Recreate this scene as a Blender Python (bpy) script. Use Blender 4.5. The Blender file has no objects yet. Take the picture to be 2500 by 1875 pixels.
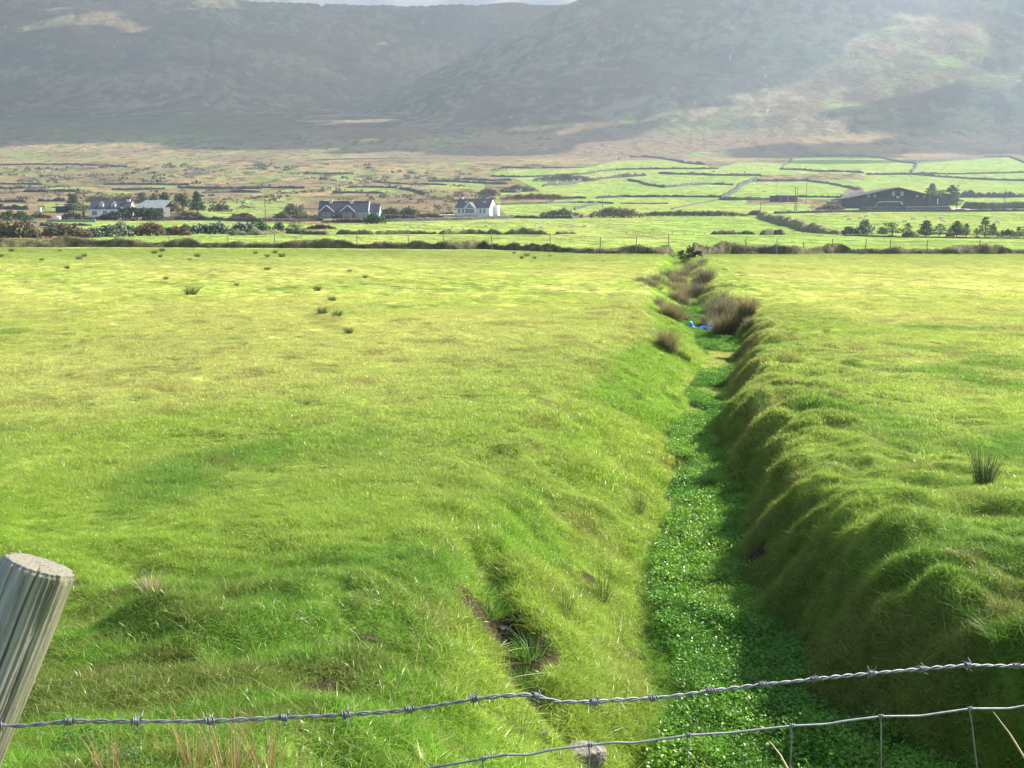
import bpy, bmesh, math, random
import numpy as np
from mathutils import Vector, Matrix, Euler
random.seed(7); rng = np.random.default_rng(7)
sc = bpy.context.scene
C = sc.collection
R = math.radians
F = 2681.0; CX = 1250.0; CY = 937.5; PIT = R(8.62)
cp, sp_ = math.cos(PIT), math.sin(PIT)
SUN_AZ = R(60); SUN_EL = R(35.5)      # azimuth to the right of the view direction (+Y)
SD = np.array([math.sin(SUN_AZ)*math.cos(SUN_EL), math.cos(SUN_AZ)*math.cos(SUN_EL), math.sin(SUN_EL)])

# ------------------------------------------------------------------ noise
def _h(ix, iy, s):
    n = (ix.astype(np.int64)*374761393 + iy.astype(np.int64)*668265263 + s*1274126177) & 0xffffffff
    n = ((n ^ (n >> 13))*1274126177) & 0xffffffff
    n = ((n ^ (n >> 16))*2246822519) & 0xffffffff
    return ((n ^ (n >> 15)) & 0xffffffff)/4294967295.0
def vn(x, y, s=0):
    x = np.asarray(x, float); y = np.asarray(y, float)
    ix = np.floor(x); iy = np.floor(y); fx = x-ix; fy = y-iy
    fx = fx*fx*fx*(fx*(fx*6-15)+10); fy = fy*fy*fy*(fy*(fy*6-15)+10)
    a = _h(ix, iy, s); b = _h(ix+1, iy, s); c = _h(ix, iy+1, s); d = _h(ix+1, iy+1, s)
    return (a*(1-fx)+b*fx)*(1-fy)+(c*(1-fx)+d*fx)*fy*1.0
def fbm(x, y, o=3, s=0, g=.5):
    t = 0; a = 1; n = 0
    x = np.asarray(x, float); y = np.asarray(y, float)
    for i in range(o):
        t = t+a*(vn(x*.8+y*.6, y*.8-x*.6, s+i*17)*2-1); n += a; a *= g; x = x*2.03+13.1; y = y*2.03+7.7
    return t/n
def ss(a, b, x):
    t = np.clip((np.asarray(x, float)-a)/(b-a), 0, 1); return t*t*(3-2*t)
def mix(a, b, t): return a+(b-a)*t

# ------------------------------------------------------------------ photo geometry
def slope(row):
    b = (CY-np.asarray(row, float))/F
    return (b*cp-sp_)/(cp+b*sp_)
def pix(X, Y, z):
    d = Y*cp-z*sp_; v = Y*sp_+z*cp
    d = np.where(np.abs(d) < .01, .01, d)
    return CX+F*X/d, CY-F*v/d
def at(px, py, Y):
    a = (px-CX)/F; b = (CY-py)/F; k = cp+b*sp_
    return Vector((a/k*Y, Y, (b*cp-sp_)/k*Y))

# ------------------------------------------------------------------ terrain height
_T = [(-40, -1.5), (2.3, -1.6), (3.2, -1.85), (4.5, -2.3), (6.5, -2.62), (9, -2.85), (13, -3.0), (30, -3.1), (60, -3.3), (120, -3.62),
      (150, -3.9), (190, -3.85), (230, -3.5), (300, -2.2), (400, -.05), (600, 7.9), (900, 27.2), (1500, 81.), (2200, 201.), (3200, 295.), (4000, 350), (8000, 500)]
_lt = np.log(np.array([t[0] for t in _T])+45.0); _zt = np.array([t[1] for t in _T])
_lg = np.linspace(_lt[0], _lt[-1], 4000); _zg = np.interp(_lg, _lt, _zt)
_k = np.hanning(41); _k /= _k.sum(); _zp = np.pad(_zg, 20, mode='edge'); _zs = np.convolve(_zp, _k, 'valid')
DY = [-6, 4.6, 5.5, 6.4, 7.6, 11.1, 13.6, 22, 28.2, 32.9, 40, 57, 73, 108, 122, 140]
DX = [1.9, 1.7, 1.62, 1.58, 1.6, 2.13, 2.5, 3.85, 5.4, 6.4, 6.85, 8.9, 11.2, 16.2, 18, 20]
FZ = [-4.05, -4.05, -4.05, -4.05, -4.03, -4.0, -4.0, -4.0, -4.0, -4.0, -3.98, -3.96, -3.97, -4.3, -4.3, -4.3]
def poly_d(X, Y, pts):
    d = np.full(np.shape(X), 1e9)
    for (x0, y0), (x1, y1) in zip(pts[:-1], pts[1:]):
        dx, dy = x1-x0, y1-y0; L = dx*dx+dy*dy+1e-9
        t = np.clip(((X-x0)*dx+(Y-y0)*dy)/L, 0, 1)
        d = np.minimum(d, np.hypot(X-x0-t*dx, Y-y0-t*dy))
    return d
GULLY = [(-.28, 10.0), (-.1, 9.1), (-.02, 8.1), (.22, 7.6), (.5, 7.2), (.85, 6.9)]
def ditch(X, Y):
    """0 on the field, 1 on the floor of the ditch; signed offset from the centre"""
    c = np.interp(Y, DY, DX)+.12*np.sin(Y*.9)*ss(6, 9, Y)
    o = X-c
    wl = np.interp(Y, [5, 8.3, 15, 40, 76, 110], [.85, .74, .52, .5, .6, .5])
    wr = np.interp(Y, [2, 5.6, 6.6, 7.4, 8.6, 12, 15, 24, 40, 76, 110], [5.5, 5.5, 3.4, 1.4, .62, .42, .36, .42, .5, .6, .5])
    sl = np.interp(Y, [5, 8, 15, 24, 40, 60, 110], [2.0, 2.4, 2.8, 2.8, 2.3, 1.9, 1.2])
    sr = np.interp(Y, [5, 8, 15, 24, 40, 110], [.8, 1.0, 1.05, 1.1, 1.2, 1.2])
    lump = .5*(vn(Y*.62+X*.25, X*.2, 5)-.42)+.3*(vn(Y*1.7, X*.5, 6)-.5)
    wr = wr+np.maximum(lump, -.26)*ss(5, 8, Y)
    wl = wl+.3*(vn(Y*.5, 3.3+X*0, 8)-.5)
    tl = (-o-wl)/sl; tr = (o-wr)/sr
    m = np.clip(1-tl, 0, 1)**1.7*np.clip(1-tr, 0, 1)**1.9; m = m*.8+.2*m*m*(3-2*m)
    m = m*ss(2.6, 3.4, Y)*(1-ss(117, 121, Y))
    return m, o, tl, tr
def zt(X, Y):
    X = np.asarray(X, float); Y = np.asarray(Y, float)
    z = np.interp(np.log(np.maximum(Y, -39.9)+45.0), _lg, _zs)
    z = z-.0055*X*np.clip(Y/120, 0, 1)*(1-ss(260, 420, Y))
    near = 1-ss(110, 160, Y)
    if np.any(near > 0):
        m, o, tl, tr = ditch(X, Y)
        rough = 1-ss(7, 12, Y)
        lipr = np.exp(-((tr-1.0)/1.7)**2)*(tr > -.3)
        n = (.045*fbm(X*.28, Y*.28, 3, 1)+.034*fbm(X*1.3, Y*1.1, 2, 2))*(1-.7*ss(22, 60, Y))+rough*(.20*fbm(X*.9, Y*1.1, 2, 3)+.05*fbm(X*2.6, Y*2.6, 2, 33))
        n = n+(lipr*(.72-.42*ss(20, 50, Y))+rough*.42)*.42*(np.abs(fbm(X*.8+Y*.25, Y*1.15, 3, 60))-.16)
        n = n+lipr*(.12*fbm(X*.75+Y*.3, Y*1.1, 2, 4)+.08*fbm(X*1.9, Y*2.3, 2, 14))*ss(6, 8, Y)
        n = n+.045*np.maximum(0, fbm(X*.55+9, Y*.8, 3, 9))*(1-.8*ss(22, 60, Y))
        pock = ss(.22, .5, fbm(X*2.2, Y*1.7, 2, 55))*.11*ss(.03, .2, m)*(1-ss(.9, .98, m))*ss(24, 14, Y)
        n = n-pock
        fl = np.interp(Y, DY, FZ)+.04*fbm(X*1.2, Y*1.2, 2, 11)
        g = poly_d(X, Y, GULLY)
        bk = (m > .02)*(m < .98)
        zf = z+n
        zn = zf+(fl-zf)*m+bk*(.13*fbm(X*1.3, Y*1.5, 3, 21))
        zn = zn-.24*np.exp(-(((X+.02)**2+((Y-8.45)*.8)**2)/.36**2))-.34*np.exp(-(g/.21)**2)*(1-m*.7)
        # earth slumps on the right bank and hollow tussocks at lower left
        z = z+(zn-z)*near
    far = ss(140, 260, Y)
    z = z+far*(.5*fbm(X/60, Y/90, 2, 31)*np.clip(Y/500, .2, 2)*.8)
    mt = Y > 1200
    if np.any(mt):
        k = 1.028
        U = CX+F*X/np.maximum(Y, 1)*k
        # mountain behind
        Df = np.interp(U, [-2000, 550, 1200, 4000], [2150, 2200, 3150, 3300])
        Dc = Df+np.interp(U, [-2000, 550, 1200, 4000], [1500, 1500, 1400, 1400])
        cr = np.interp(U, [-2500, -800, 300, 540, 620, 800, 1000, 1250, 1400, 4000], [-160, -120, -50, -14, 3, 7, 10, 5, 8, -10])
        zf0 = np.interp(np.log(Df+45), _lg, _zs)
        zc = slope(cr)*Dc
        s = (Y-Df)/(Dc-Df)
        zm = zf0+(zc-zf0)*np.where(s < 1, np.sign(s)*np.abs(s)**1.08, 1-.25*(s-1))
        rg = fbm(X/420+Y/1500, Y/900, 4, 41)
        sm = np.clip(s, 0, 1)
        zm = zm+(26*rg-9)*np.minimum(sm*3, 1)*(1-.75*ss(.8, 1.0, s))
        rw = np.where(s > 0, slope_row(zm, Y), 900); wu = 9*fbm(X/90, Y/90, 3, 47)
        zm = zm-7*np.exp(-(poly_d(U+wu, rw, GU1)/6)**2)-8*np.exp(-(poly_d(U+wu, rw, GU2)/7)**2)+5*fbm(X/75, Y/110, 3, 48)*np.minimum(sm*4, 1)
        # near spur at the right
        Ds = 1560.; De = 2850.
        si = np.interp(U, [-3000, 560, 700, 860, 1017, 1130, 1245, 1400, 1600, 2000, 2500, 3300, 5000], [700, 420, 300, 247, 190, 138, 82, 2, -75, -120, -150, -190, -260])
        zc2 = slope(si)*De
        z0 = 90.
        s2 = (Y-Ds)/(De-Ds)
        zs2 = z0+(zc2-z0)*np.where(s2 < 1, np.sign(s2)*np.abs(s2)**1.15, 1-.9*(s2-1))
        rg2 = fbm(X/260+Y/800, Y/420, 4, 43); rg3 = fbm(X/70, Y/60, 3, 44)
        zs2 = zs2+(30*rg2+5.5*rg3)*np.minimum(np.clip(s2, 0, 1)*2.5, 1)*(1-.7*np.exp(-((s2-1)/.15)**2))
        def smax(a, b, k): 
            h = np.clip(.5+.5*(a-b)/k, 0, 1); return b+(a-b)*h+k*h*(1-h)
        zz = smax(smax(z, zm, 12.), zs2, 10.)
        z = np.where(mt, mix(z, zz, ss(1350, 1600, Y)), z)
    return z
def slope_row(z, Y):
    t = z/np.maximum(Y, 1.0)
    b = (t*cp+sp_)/(cp-t*sp_)
    return CY-F*b
GU1 = [(548, 8), (535, 60), (512, 100), (520, 150), (495, 205)]
GU2 = [(790, 10), (700, 110), (620, 175), (560, 215), (505, 250)]

_Ys = np.concatenate([np.arange(3, 20, .05), np.exp(np.linspace(math.log(20), math.log(6000), 2600))])
def gp(px, py, off=0.0):
    """point of the terrain that shows at photo pixel (px,py)"""
    a = (px-CX)/F; b = (CY-py)/F; k = cp+b*sp_
    X = a/k*_Ys; zr = (b*cp-sp_)/k*_Ys; z = zt(X, _Ys)
    i = np.argmax(z >= zr)
    if not np.any(z >= zr): i = len(_Ys)-1
    i = max(i, 1)
    d0 = z[i-1]-zr[i-1]; d1 = z[i]-zr[i]; t = -d0/(d1-d0) if d1 != d0 else 0
    Y = _Ys[i-1]+(_Ys[i]-_Ys[i-1])*min(max(t, 0), 1)
    x = a/k*Y
    return Vector((x, Y, float(zt(np.array([x]), np.array([Y]))[0])+off))
def gz(x, y): return float(zt(np.array([x]), np.array([y]))[0])
def c1(x, y): return (x/3.456, 430+y/3.456)
def c2(x, y): return (600+x/3.456, 430+y/3.456)
def c3(x, y): return (1180+x/3.253, 350+y/3.253)
def c4(x, y): return (1800+x/3.16, 350+y/3.16)
def c5(x, y): return (1500+x/4.366, 580+y/4.366)
def cA(x, y): return (x/1.7696, y/1.7696)
def cB(x, y): return (1250+x/1.7696, y/1.7696)

# ------------------------------------------------------------------ helpers
def tag(o, label=None, cat=None, group=None, kind=None):
    if label: o['label'] = label
    if cat: o['category'] = cat
    if group: o['group'] = group
    if kind: o['kind'] = kind
    return o
def link(name, me, mat=None, parent=None, loc=None):
    o = bpy.data.objects.new(name, me); C.objects.link(o)
    if mat is not None and me is not None:
        for m in (mat if isinstance(mat, (list, tuple)) else [mat]): me.materials.append(m)
    if parent is not None: o.parent = parent
    if loc is not None: o.location = loc
    return o
def empty(name, loc, rz=0):
    o = bpy.data.objects.new(name, None); C.objects.link(o); o.location = loc; o.rotation_euler = (0, 0, rz); o.empty_display_size = .2
    return o
def npmesh(name, v, faces_idx, counts, smooth=False):
    me = bpy.data.meshes.new(name)
    v = np.asarray(v, np.float32).reshape(-1, 3); fi = np.asarray(faces_idx, np.int32).ravel(); ct = np.asarray(counts, np.int32)
    me.vertices.add(len(v)); me.vertices.foreach_set('co', v.ravel())
    me.loops.add(len(fi)); me.loops.foreach_set('vertex_index', fi)
    me.polygons.add(len(ct)); st = np.concatenate([[0], np.cumsum(ct)[:-1]]).astype(np.int32)
    me.polygons.foreach_set('loop_start', st); me.polygons.foreach_set('loop_total', ct)
    me.update(calc_edges=True)
    if smooth: me.polygons.foreach_set('use_smooth', np.ones(len(ct), bool))
    return me
class MB:
    def __init__(s): s.v = []; s.f = []; s.m = []
    def add(s, vs, fs, m=0):
        n = len(s.v); s.v += [tuple(p) for p in vs]; s.f += [tuple(i+n for i in f) for f in fs]; s.m += [m]*len(fs)
    def box(s, x0, x1, y0, y1, z0, z1, m=0):
        s.add([(x0, y0, z0), (x1, y0, z0), (x1, y1, z0), (x0, y1, z0), (x0, y0, z1), (x1, y0, z1), (x1, y1, z1), (x0, y1, z1)],
              [(0, 3, 2, 1), (4, 5, 6, 7), (0, 1, 5, 4), (1, 2, 6, 5), (2, 3, 7, 6), (3, 0, 4, 7)], m)
    def prism(s, pts, y0, y1, m=0):      # polygon in xz extruded along y
        n = len(pts)
        s.add([(x, y0, z) for x, z in pts]+[(x, y1, z) for x, z in pts],
              [tuple(range(n)), tuple(range(2*n-1, n-1, -1))]+[(i, i+n, (i+1) % n+n, (i+1) % n) for i in range(n)], m)
    def tube(s, pts, r, n=6, m=0, cap=True):
        pts = [Vector(p) for p in pts]; rs = r if isinstance(r, (list, tuple)) else [r]*len(pts)
        vs = []; fs = []
        up = None
        for i, p in enumerate(pts):
            t = (pts[min(i+1, len(pts)-1)]-pts[max(i-1, 0)])
            if t.length < 1e-9: t = Vector((0, 0, 1))
            t.normalize()
            if up is None:
                up = Vector((0, 0, 1)) if abs(t.z) < .9 else Vector((1, 0, 0))
            a = (up-t*up.dot(t))
            if a.length < 1e-6: a = t.orthogonal()
            a.normalize(); up = a; b = t.cross(a)
            for k in range(n):
                an = 2*math.pi*k/n; vs.append(p+(a*math.cos(an)+b*math.sin(an))*rs[i])
        for i in range(len(pts)-1):
            for k in range(n):
                k2 = (k+1) % n; fs.append((i*n+k, i*n+k2, (i+1)*n+k2, (i+1)*n+k))
        if cap: fs.append(tuple(range(n-1, -1, -1))); fs.append(tuple((len(pts)-1)*n+k for k in range(n)))
        s.add(vs, fs, m)
    def build(s, name, mat, parent=None, loc=None, smooth=False):
        me = bpy.data.meshes.new(name); me.from_pydata(s.v, [], s.f); me.update()
        o = link(name, me, mat, parent, loc)
        if len(me.materials) > 1: me.polygons.foreach_set('material_index', np.array(s.m, np.int32))
        if smooth: me.polygons.foreach_set('use_smooth', np.ones(len(s.f), bool))
        return o

# ------------------------------------------------------------------ materials
def newmat(name):
    m = bpy.data.materials.new(name); m.use_nodes = True; nt = m.node_tree; nt.nodes.clear()
    return m, nt, nt.nodes, nt.links
def N(nt, t, **kw):
    n = nt.nodes.new(t)
    for k, v in kw.items():
        if k.startswith('i_'):
            n.inputs[int(k[2:]) if k[2:].isdigit() else k[2:].replace('_', ' ')].default_value = v
        else: setattr(n, k, v)
    return n
def noisy(name, ca, cb, scale=3, rough=.8, bump=.0, bscale=None, detail=6, stretch=(1, 1, 1), cc=None, metal=0, spec=.3, trans=0):
    m, nt, ns, L = newmat(name)
    out = N(nt, 'ShaderNodeOutputMaterial'); b = N(nt, 'ShaderNodeBsdfPrincipled')
    b.inputs['Roughness'].default_value = rough; b.inputs['Metallic'].default_value = metal; b.inputs['Specular IOR Level'].default_value = spec
    tc = N(nt, 'ShaderNodeTexCoord'); mp = N(nt, 'ShaderNodeMapping'); mp.inputs['Scale'].default_value = stretch
    L.new(tc.outputs['Object'], mp.inputs['Vector'])
    no = N(nt, 'ShaderNodeTexNoise', i_Scale=scale, i_Detail=detail, i_Roughness=.6); L.new(mp.outputs[0], no.inputs['Vector'])
    rp = N(nt, 'ShaderNodeValToRGB'); L.new(no.outputs['Fac'], rp.inputs[0])
    rp.color_ramp.elements[0].position = .33; rp.color_ramp.elements[0].color = (*ca, 1)
    rp.color_ramp.elements[1].position = .68; rp.color_ramp.elements[1].color = (*cb, 1)
    if cc is not None:
        e = rp.color_ramp.elements.new(.5); e.color = (*cc, 1)
    L.new(rp.outputs[0], b.inputs['Base Color'])
    if bump:
        n2 = N(nt, 'ShaderNodeTexNoise', i_Scale=bscale or scale*3, i_Detail=5.); L.new(mp.outputs[0], n2.inputs['Vector'])
        bp = N(nt, 'ShaderNodeBump', i_Strength=min(bump, 1.), i_Distance=.05); L.new(n2.outputs['Fac'], bp.inputs['Height']); L.new(bp.outputs[0], b.inputs['Normal'])
    sh = b.outputs[0]
    if trans:
        t = N(nt, 'ShaderNodeBsdfTranslucent'); L.new(rp.outputs[0], t.inputs[0]); mx = N(nt, 'ShaderNodeMixShader', i_0=trans)
        L.new(sh, mx.inputs[1]); L.new(t.outputs[0], mx.inputs[2]); sh = mx.outputs[0]
    L.new(sh, out.inputs[0])
    return m
def bladed(name, inst=True, base=(.1, .2, .03), gloss=.07, trans=.5, grough=.35, var=.35, tipcol=(.5, .45, .2), tip=.15):
    """leaf / blade material: diffuse + translucent + a little gloss"""
    m, nt, ns, L = newmat(name)
    out = N(nt, 'ShaderNodeOutputMaterial')
    if inst:
        a = N(nt, 'ShaderNodeAttribute', attribute_name='gcol'); a.attribute_type = 'INSTANCER'; col = a.outputs['Color']
    else:
        a = N(nt, 'ShaderNodeRGB'); a.outputs[0].default_value = (*base, 1); col = a.outputs[0]
    t = N(nt, 'ShaderNodeAttribute', attribute_name='tint'); 
    mr = N(nt, 'ShaderNodeMapRange', i_3=1-var, i_4=1+var); L.new(t.outputs['Fac'], mr.inputs[0])
    vm = N(nt, 'ShaderNodeVectorMath', operation='SCALE'); L.new(col, vm.inputs[0]); L.new(mr.outputs[0], vm.inputs['Scale'])
    mxc = N(nt, 'ShaderNodeMix', data_type='RGBA'); 
    gt = N(nt, 'ShaderNodeMath', operation='GREATER_THAN', i_1=1-tip); L.new(t.outputs['Fac'], gt.inputs[0])
    ml = N(nt, 'ShaderNodeMath', operation='MULTIPLY', i_1=.75); L.new(gt.outputs[0], ml.inputs[0])
    L.new(ml.outputs[0], mxc.inputs['Factor']); L.new(vm.outputs[0], mxc.inputs['A']); mxc.inputs['B'].default_value = (*tipcol, 1)
    c = mxc.outputs['Result']
    d = N(nt, 'ShaderNodeBsdfDiffuse'); tr = N(nt, 'ShaderNodeBsdfTranslucent'); gl = N(nt, 'ShaderNodeBsdfGlossy', i_Roughness=grough)
    gl.inputs[0].default_value = (1, 1, .9, 1)
    L.new(c, d.inputs[0]); L.new(c, tr.inputs[0])
    m1 = N(nt, 'ShaderNodeMixShader', i_0=trans); L.new(d.outputs[0], m1.inputs[1]); L.new(tr.outputs[0], m1.inputs[2])
    m2 = N(nt, 'ShaderNodeMixShader', i_0=gloss); L.new(m1.outputs[0], m2.inputs[1]); L.new(gl.outputs[0], m2.inputs[2])
    L.new(m2.outputs[0], out.inputs[0])
    return m

# ------------------------------------------------------------------ colours of the ground (surface colours, plus shade tinted into the right ditch bank)
LIME = np.array([.235, .32, .075]); YEL = np.array([.48, .495, .145]); LUSH = np.array([.115, .29, .026]); MID = np.array([.275, .43, .042])
BRN = np.array([.20, .145, .085]); TAN = np.array([.29, .215, .11]); SOIL = np.array([.055, .04, .026]); STRAW = np.array([.34, .27, .12])
def inpoly(u, r, pts):
    ins = np.zeros(np.shape(u), bool); n = len(pts); j = n-1
    for i in range(n):
        xi, yi = pts[i]; xj, yj = pts[j]
        c = ((yi > r) != (yj > r)) & (u < (xj-xi)*(r-yi)/((yj-yi) if yj != yi else 1e-9)+xi)
        ins ^= c; j = i
    return ins
TOPF = [c3(-20, 330), c3(60, 262), c3(130, 212), c3(700, 205), c3(1100, 138), c3(1450, 135), c3(1700, 165), c3(1870, 190), c4(0, 150), c4(350, 150), c4(440, 108), c4(1000, 103), c4(1330, 155),
        c4(1400, 150), c4(2100, 108), c4(2212, 150), (2700, 410), (3400, 430)]
FIELDS = TOPF+[(3400, 640), (-900, 640), (-900, 541), (470, 540), (600, 538), c2(700, 410), c2(1200, 385), (1240, 530), c3(95, 480), c3(90, 400)]
ROUGH = [[c3(90, 445), c3(200, 405), c3(560, 405), c3(640, 450), c3(400, 472), c3(150, 485)],
         [c4(50, 470), c4(90, 430), c4(280, 425), c4(480, 425), c4(600, 430), c4(830, 420), c4(850, 500), c4(800, 530), c4(590, 525), c4(575, 470), c4(280, 475)],
         [c4(130, 300), c4(180, 245), c4(550, 235), c4(950, 235), c4(990, 268), c4(700, 280), c4(550, 295)],
         [c4(790, 415), c4(860, 325), c4(960, 335), c4(1000, 390), c4(900, 402)],
         [c3(0, 330), c3(60, 270), c3(280, 290), c3(420, 360), c3(120, 400), c3(0, 395)],
         [(-600, 590), (-600, 560), c1(0, 400), c1(300, 390), c1(450, 450), c1(650, 430), c1(740, 520), c1(300, 560)],
         [c2(500, 440), c2(720, 420), c2(700, 470), c2(60, 480), c2(100, 465)],
         [c2(150, 330), c2(600, 365), c2(1180, 370), c2(1200, 400), c2(800, 410), c2(400, 400), c2(0, 390)]]
GREENP = [(620, 103, 230, 14, 1), (120, 245, 110, 9, 1), (1000, 143, 120, 12, 1), (440, 262, 110, 38, 1), (1950, 250, 260, 45, 1), (1950, 325, 280, 38, 1), (80, 85, 90, 8, 1), (1500, 92, 300, 8, 1),
          (430, 45, 120, 7, 1), (160, 300, 330, 70, 2), (680, 80, 100, 12, 2), (1010, 122, 280, 18, 2), (1890, 82, 350, 24, 2), (270, 195, 190, 20, 2), (2170, 160, 70, 22, 2), (60, 215, 120, 20, 2),
          (800, 20, 110, 10, 2), (1600, 10, 200, 9, 2), (400, 130, 90, 10, 2)]
def far_color(X, Y, z):
    u, r = pix(X, Y, z)
    w = fbm(X/40, Y/60, 3, 71)*np.clip(400/Y, .3, 3)
    un = u+w*22; rn = r+w*5*np.clip(Y/500, .6, 1.6)
    n1 = fbm(X/90, Y/140, 3, 61); n2 = fbm(X/14, Y/22, 3, 62); n3 = fbm(X/5, Y/9, 2, 63)
    col = np.empty(u.shape+(3,))
    moor = ss(-.25, .35, n1)[..., None]; base = mix(BRN, TAN, moor)
    gr = ss(.05, .3, n2+.35*n1-.02)[..., None]; base = mix(base, np.array([.15, .19, .06]), gr*.75)
    dk = ss(.2, .42, fbm(X/11+5, Y/26, 3, 64)+.1*n3)[..., None]; base = mix(base, np.array([.06, .06, .035]), dk*.75)
    col[...] = base
    # high ground: heather brown, olive, grey rock
    hi = ss(335, 300, r)[..., None]
    hc = mix(np.array([.15, .105, .055]), np.array([.085, .09, .045]), ss(-.3, .4, fbm(X/300, Y/300, 4, 66))[..., None])
    hc = mix(hc, np.array([.24, .21, .12]), (ss(.1, .5, fbm(X/60, Y/60, 5, 67))*.45)[..., None])
    hc = mix(hc, np.array([.045, .05, .035]), (ss(-.05, .45, fbm(X/28, Y/34, 4, 69)+.3*fbm(X/160, Y/130, 2, 70))*.5)[..., None]); hc = mix(hc, np.array([.30, .26, .15]), (ss(.12, .5, fbm(X/16, Y/30, 3, 76)+.5*fbm(X/200, Y/150, 2, 77))*.5)[..., None]); hc = mix(hc, np.array([.17, .21, .07]), (ss(.2, .5, fbm(X/40, Y/50, 4, 68)+.05)*ss(1500, 1800, u)*.55)[..., None]); hc = np.where((vn(X/5., Y/7., 79) > .996)[..., None], np.array([.4, .4, .38]), hc)
    col = mix(col, hc, hi)
    left = (u < 720) & (r < 345) & (r > 285)
    col = np.where(left[..., None], mix(col, np.array([.12, .13, .05]), .55), col)
    # lower slope band on the right
    band = ((r < 392) & (r > 330) & (u > 1150))[..., None]
    col = np.where(band, mix(mix(BRN, TAN, ss(-.2, .4, n1)[..., None]*.8), np.array([.07, .065, .04]), dk*.5), col)
    for (x, y, w_, h, k) in GREENP:
        cx, cy = (c1 if k == 1 else c2)(x, y)
        e = ((un-cx)/(w_/3.456))**2+((rn-cy)/(h/3.456))**2
        col = mix(col, LIME*np.array([.95, .92, 1.]), ((1-ss(.6, 1.2, e))*(1-.75*ss(.12, .3, n3+n2*.5)))[..., None])
    for (cx, cy, w_, h) in [(1730, 377, 75, 9), (1540, 290, 55, 14), (1690, 322, 60, 16), (2050, 260, 90, 12), (70, 383, 75, 7), (425, 338, 150, 10), (830, 436, 60, 7), (1100, 400, 60, 6), (2330, 150, 70, 14)]:
        e = ((un-cx)/w_)**2+((rn-cy)/h)**2
        col = mix(col, np.array([.18, .25, .065]), ((1-ss(.4, 1.1, e))*(.75-.75*ss(.0, .25, fbm(X/18, Y/30, 3, 91))))[..., None])
    rb = [(880, 330, 150, 16)]
    for (cx, cy, w_, h) in rb:
        e = ((un-cx)/w_)**2+((rn-cy)/h)**2; col = mix(col, np.array([.22, .12, .065]), (1-ss(.3, 1.1, e))[..., None]*.8)
    f = inpoly(un*.3+u*.7, rn*.4+r*.6, FIELDS)
    fc = mix(LIME, LIME*np.array([1.15, .98, 1.1]), ss(-.3, .4, fbm(X/35, Y/80, 3, 72))[..., None])
    fc = mix(fc, LIME*np.array([.75, .86, .8]), (ss(.0, .4, fbm(X/22, Y/60, 3, 73))*.6)[..., None])
    fc = mix(fc, np.array([.16, .17, .06]), (ss(.32, .5, fbm(X/3.5, Y/6, 2, 74))*.6)[..., None])
    col = np.where(f[..., None], fc, col)
    for p in ROUGH:
        q = inpoly(un, rn, p)
        rc = mix(TAN*.85, np.array([.10, .10, .045]), ss(-.1, .3, n3)[..., None])
        col = np.where(q[..., None], rc, col)
    return col
def near_color(X, Y):
    n0 = fbm(X/9, Y/12, 3, 81); n1 = fbm(X/2.4, Y/3.2, 3, 82); n2 = fbm(X/.6, Y/.8, 3, 83)
    m, o, tl, tr = ditch(X, Y)
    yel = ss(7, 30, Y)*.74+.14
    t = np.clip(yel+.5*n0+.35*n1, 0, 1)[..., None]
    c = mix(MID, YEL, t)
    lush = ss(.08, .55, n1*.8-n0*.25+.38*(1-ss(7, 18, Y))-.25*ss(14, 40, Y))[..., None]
    c = mix(c, LUSH, lush*.8)
    rims = np.exp(-((tr-1.5)/1.5)**2)*(tr > 0)+.5*np.exp(-((tl-1.2)/.9)**2)*(tl > 0)
    c = mix(c, np.array([.22, .37, .05]), np.clip(rims*.4, 0, .5)[..., None])
    c = mix(c, np.array([.25, .19, .075]), (ss(.34, .62, n2*.6+n1*.4+.08*n0)*.38)[..., None])
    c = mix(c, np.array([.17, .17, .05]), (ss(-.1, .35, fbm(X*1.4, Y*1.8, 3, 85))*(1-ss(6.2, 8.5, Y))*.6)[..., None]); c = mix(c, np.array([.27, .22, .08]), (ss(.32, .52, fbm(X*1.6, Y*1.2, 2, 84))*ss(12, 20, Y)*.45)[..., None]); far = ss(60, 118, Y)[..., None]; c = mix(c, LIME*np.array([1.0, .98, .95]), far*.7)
    bank = (ss(.05, .3, m)*(1-ss(.93, 1, m)))[..., None]
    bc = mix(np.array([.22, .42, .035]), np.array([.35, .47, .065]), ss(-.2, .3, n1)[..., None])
    bc = np.where((tr > -.1)[..., None], bc*np.array([.68, .5, .8]), bc); c = mix(c, bc, bank*.8); c = mix(c, np.array([.22, .17, .07]), (bank[..., 0]*ss(.35, .65, n2+.3*n1)*.3)[..., None])  # right bank turf tinted darker, its shade put into the colour
    return c

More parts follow.
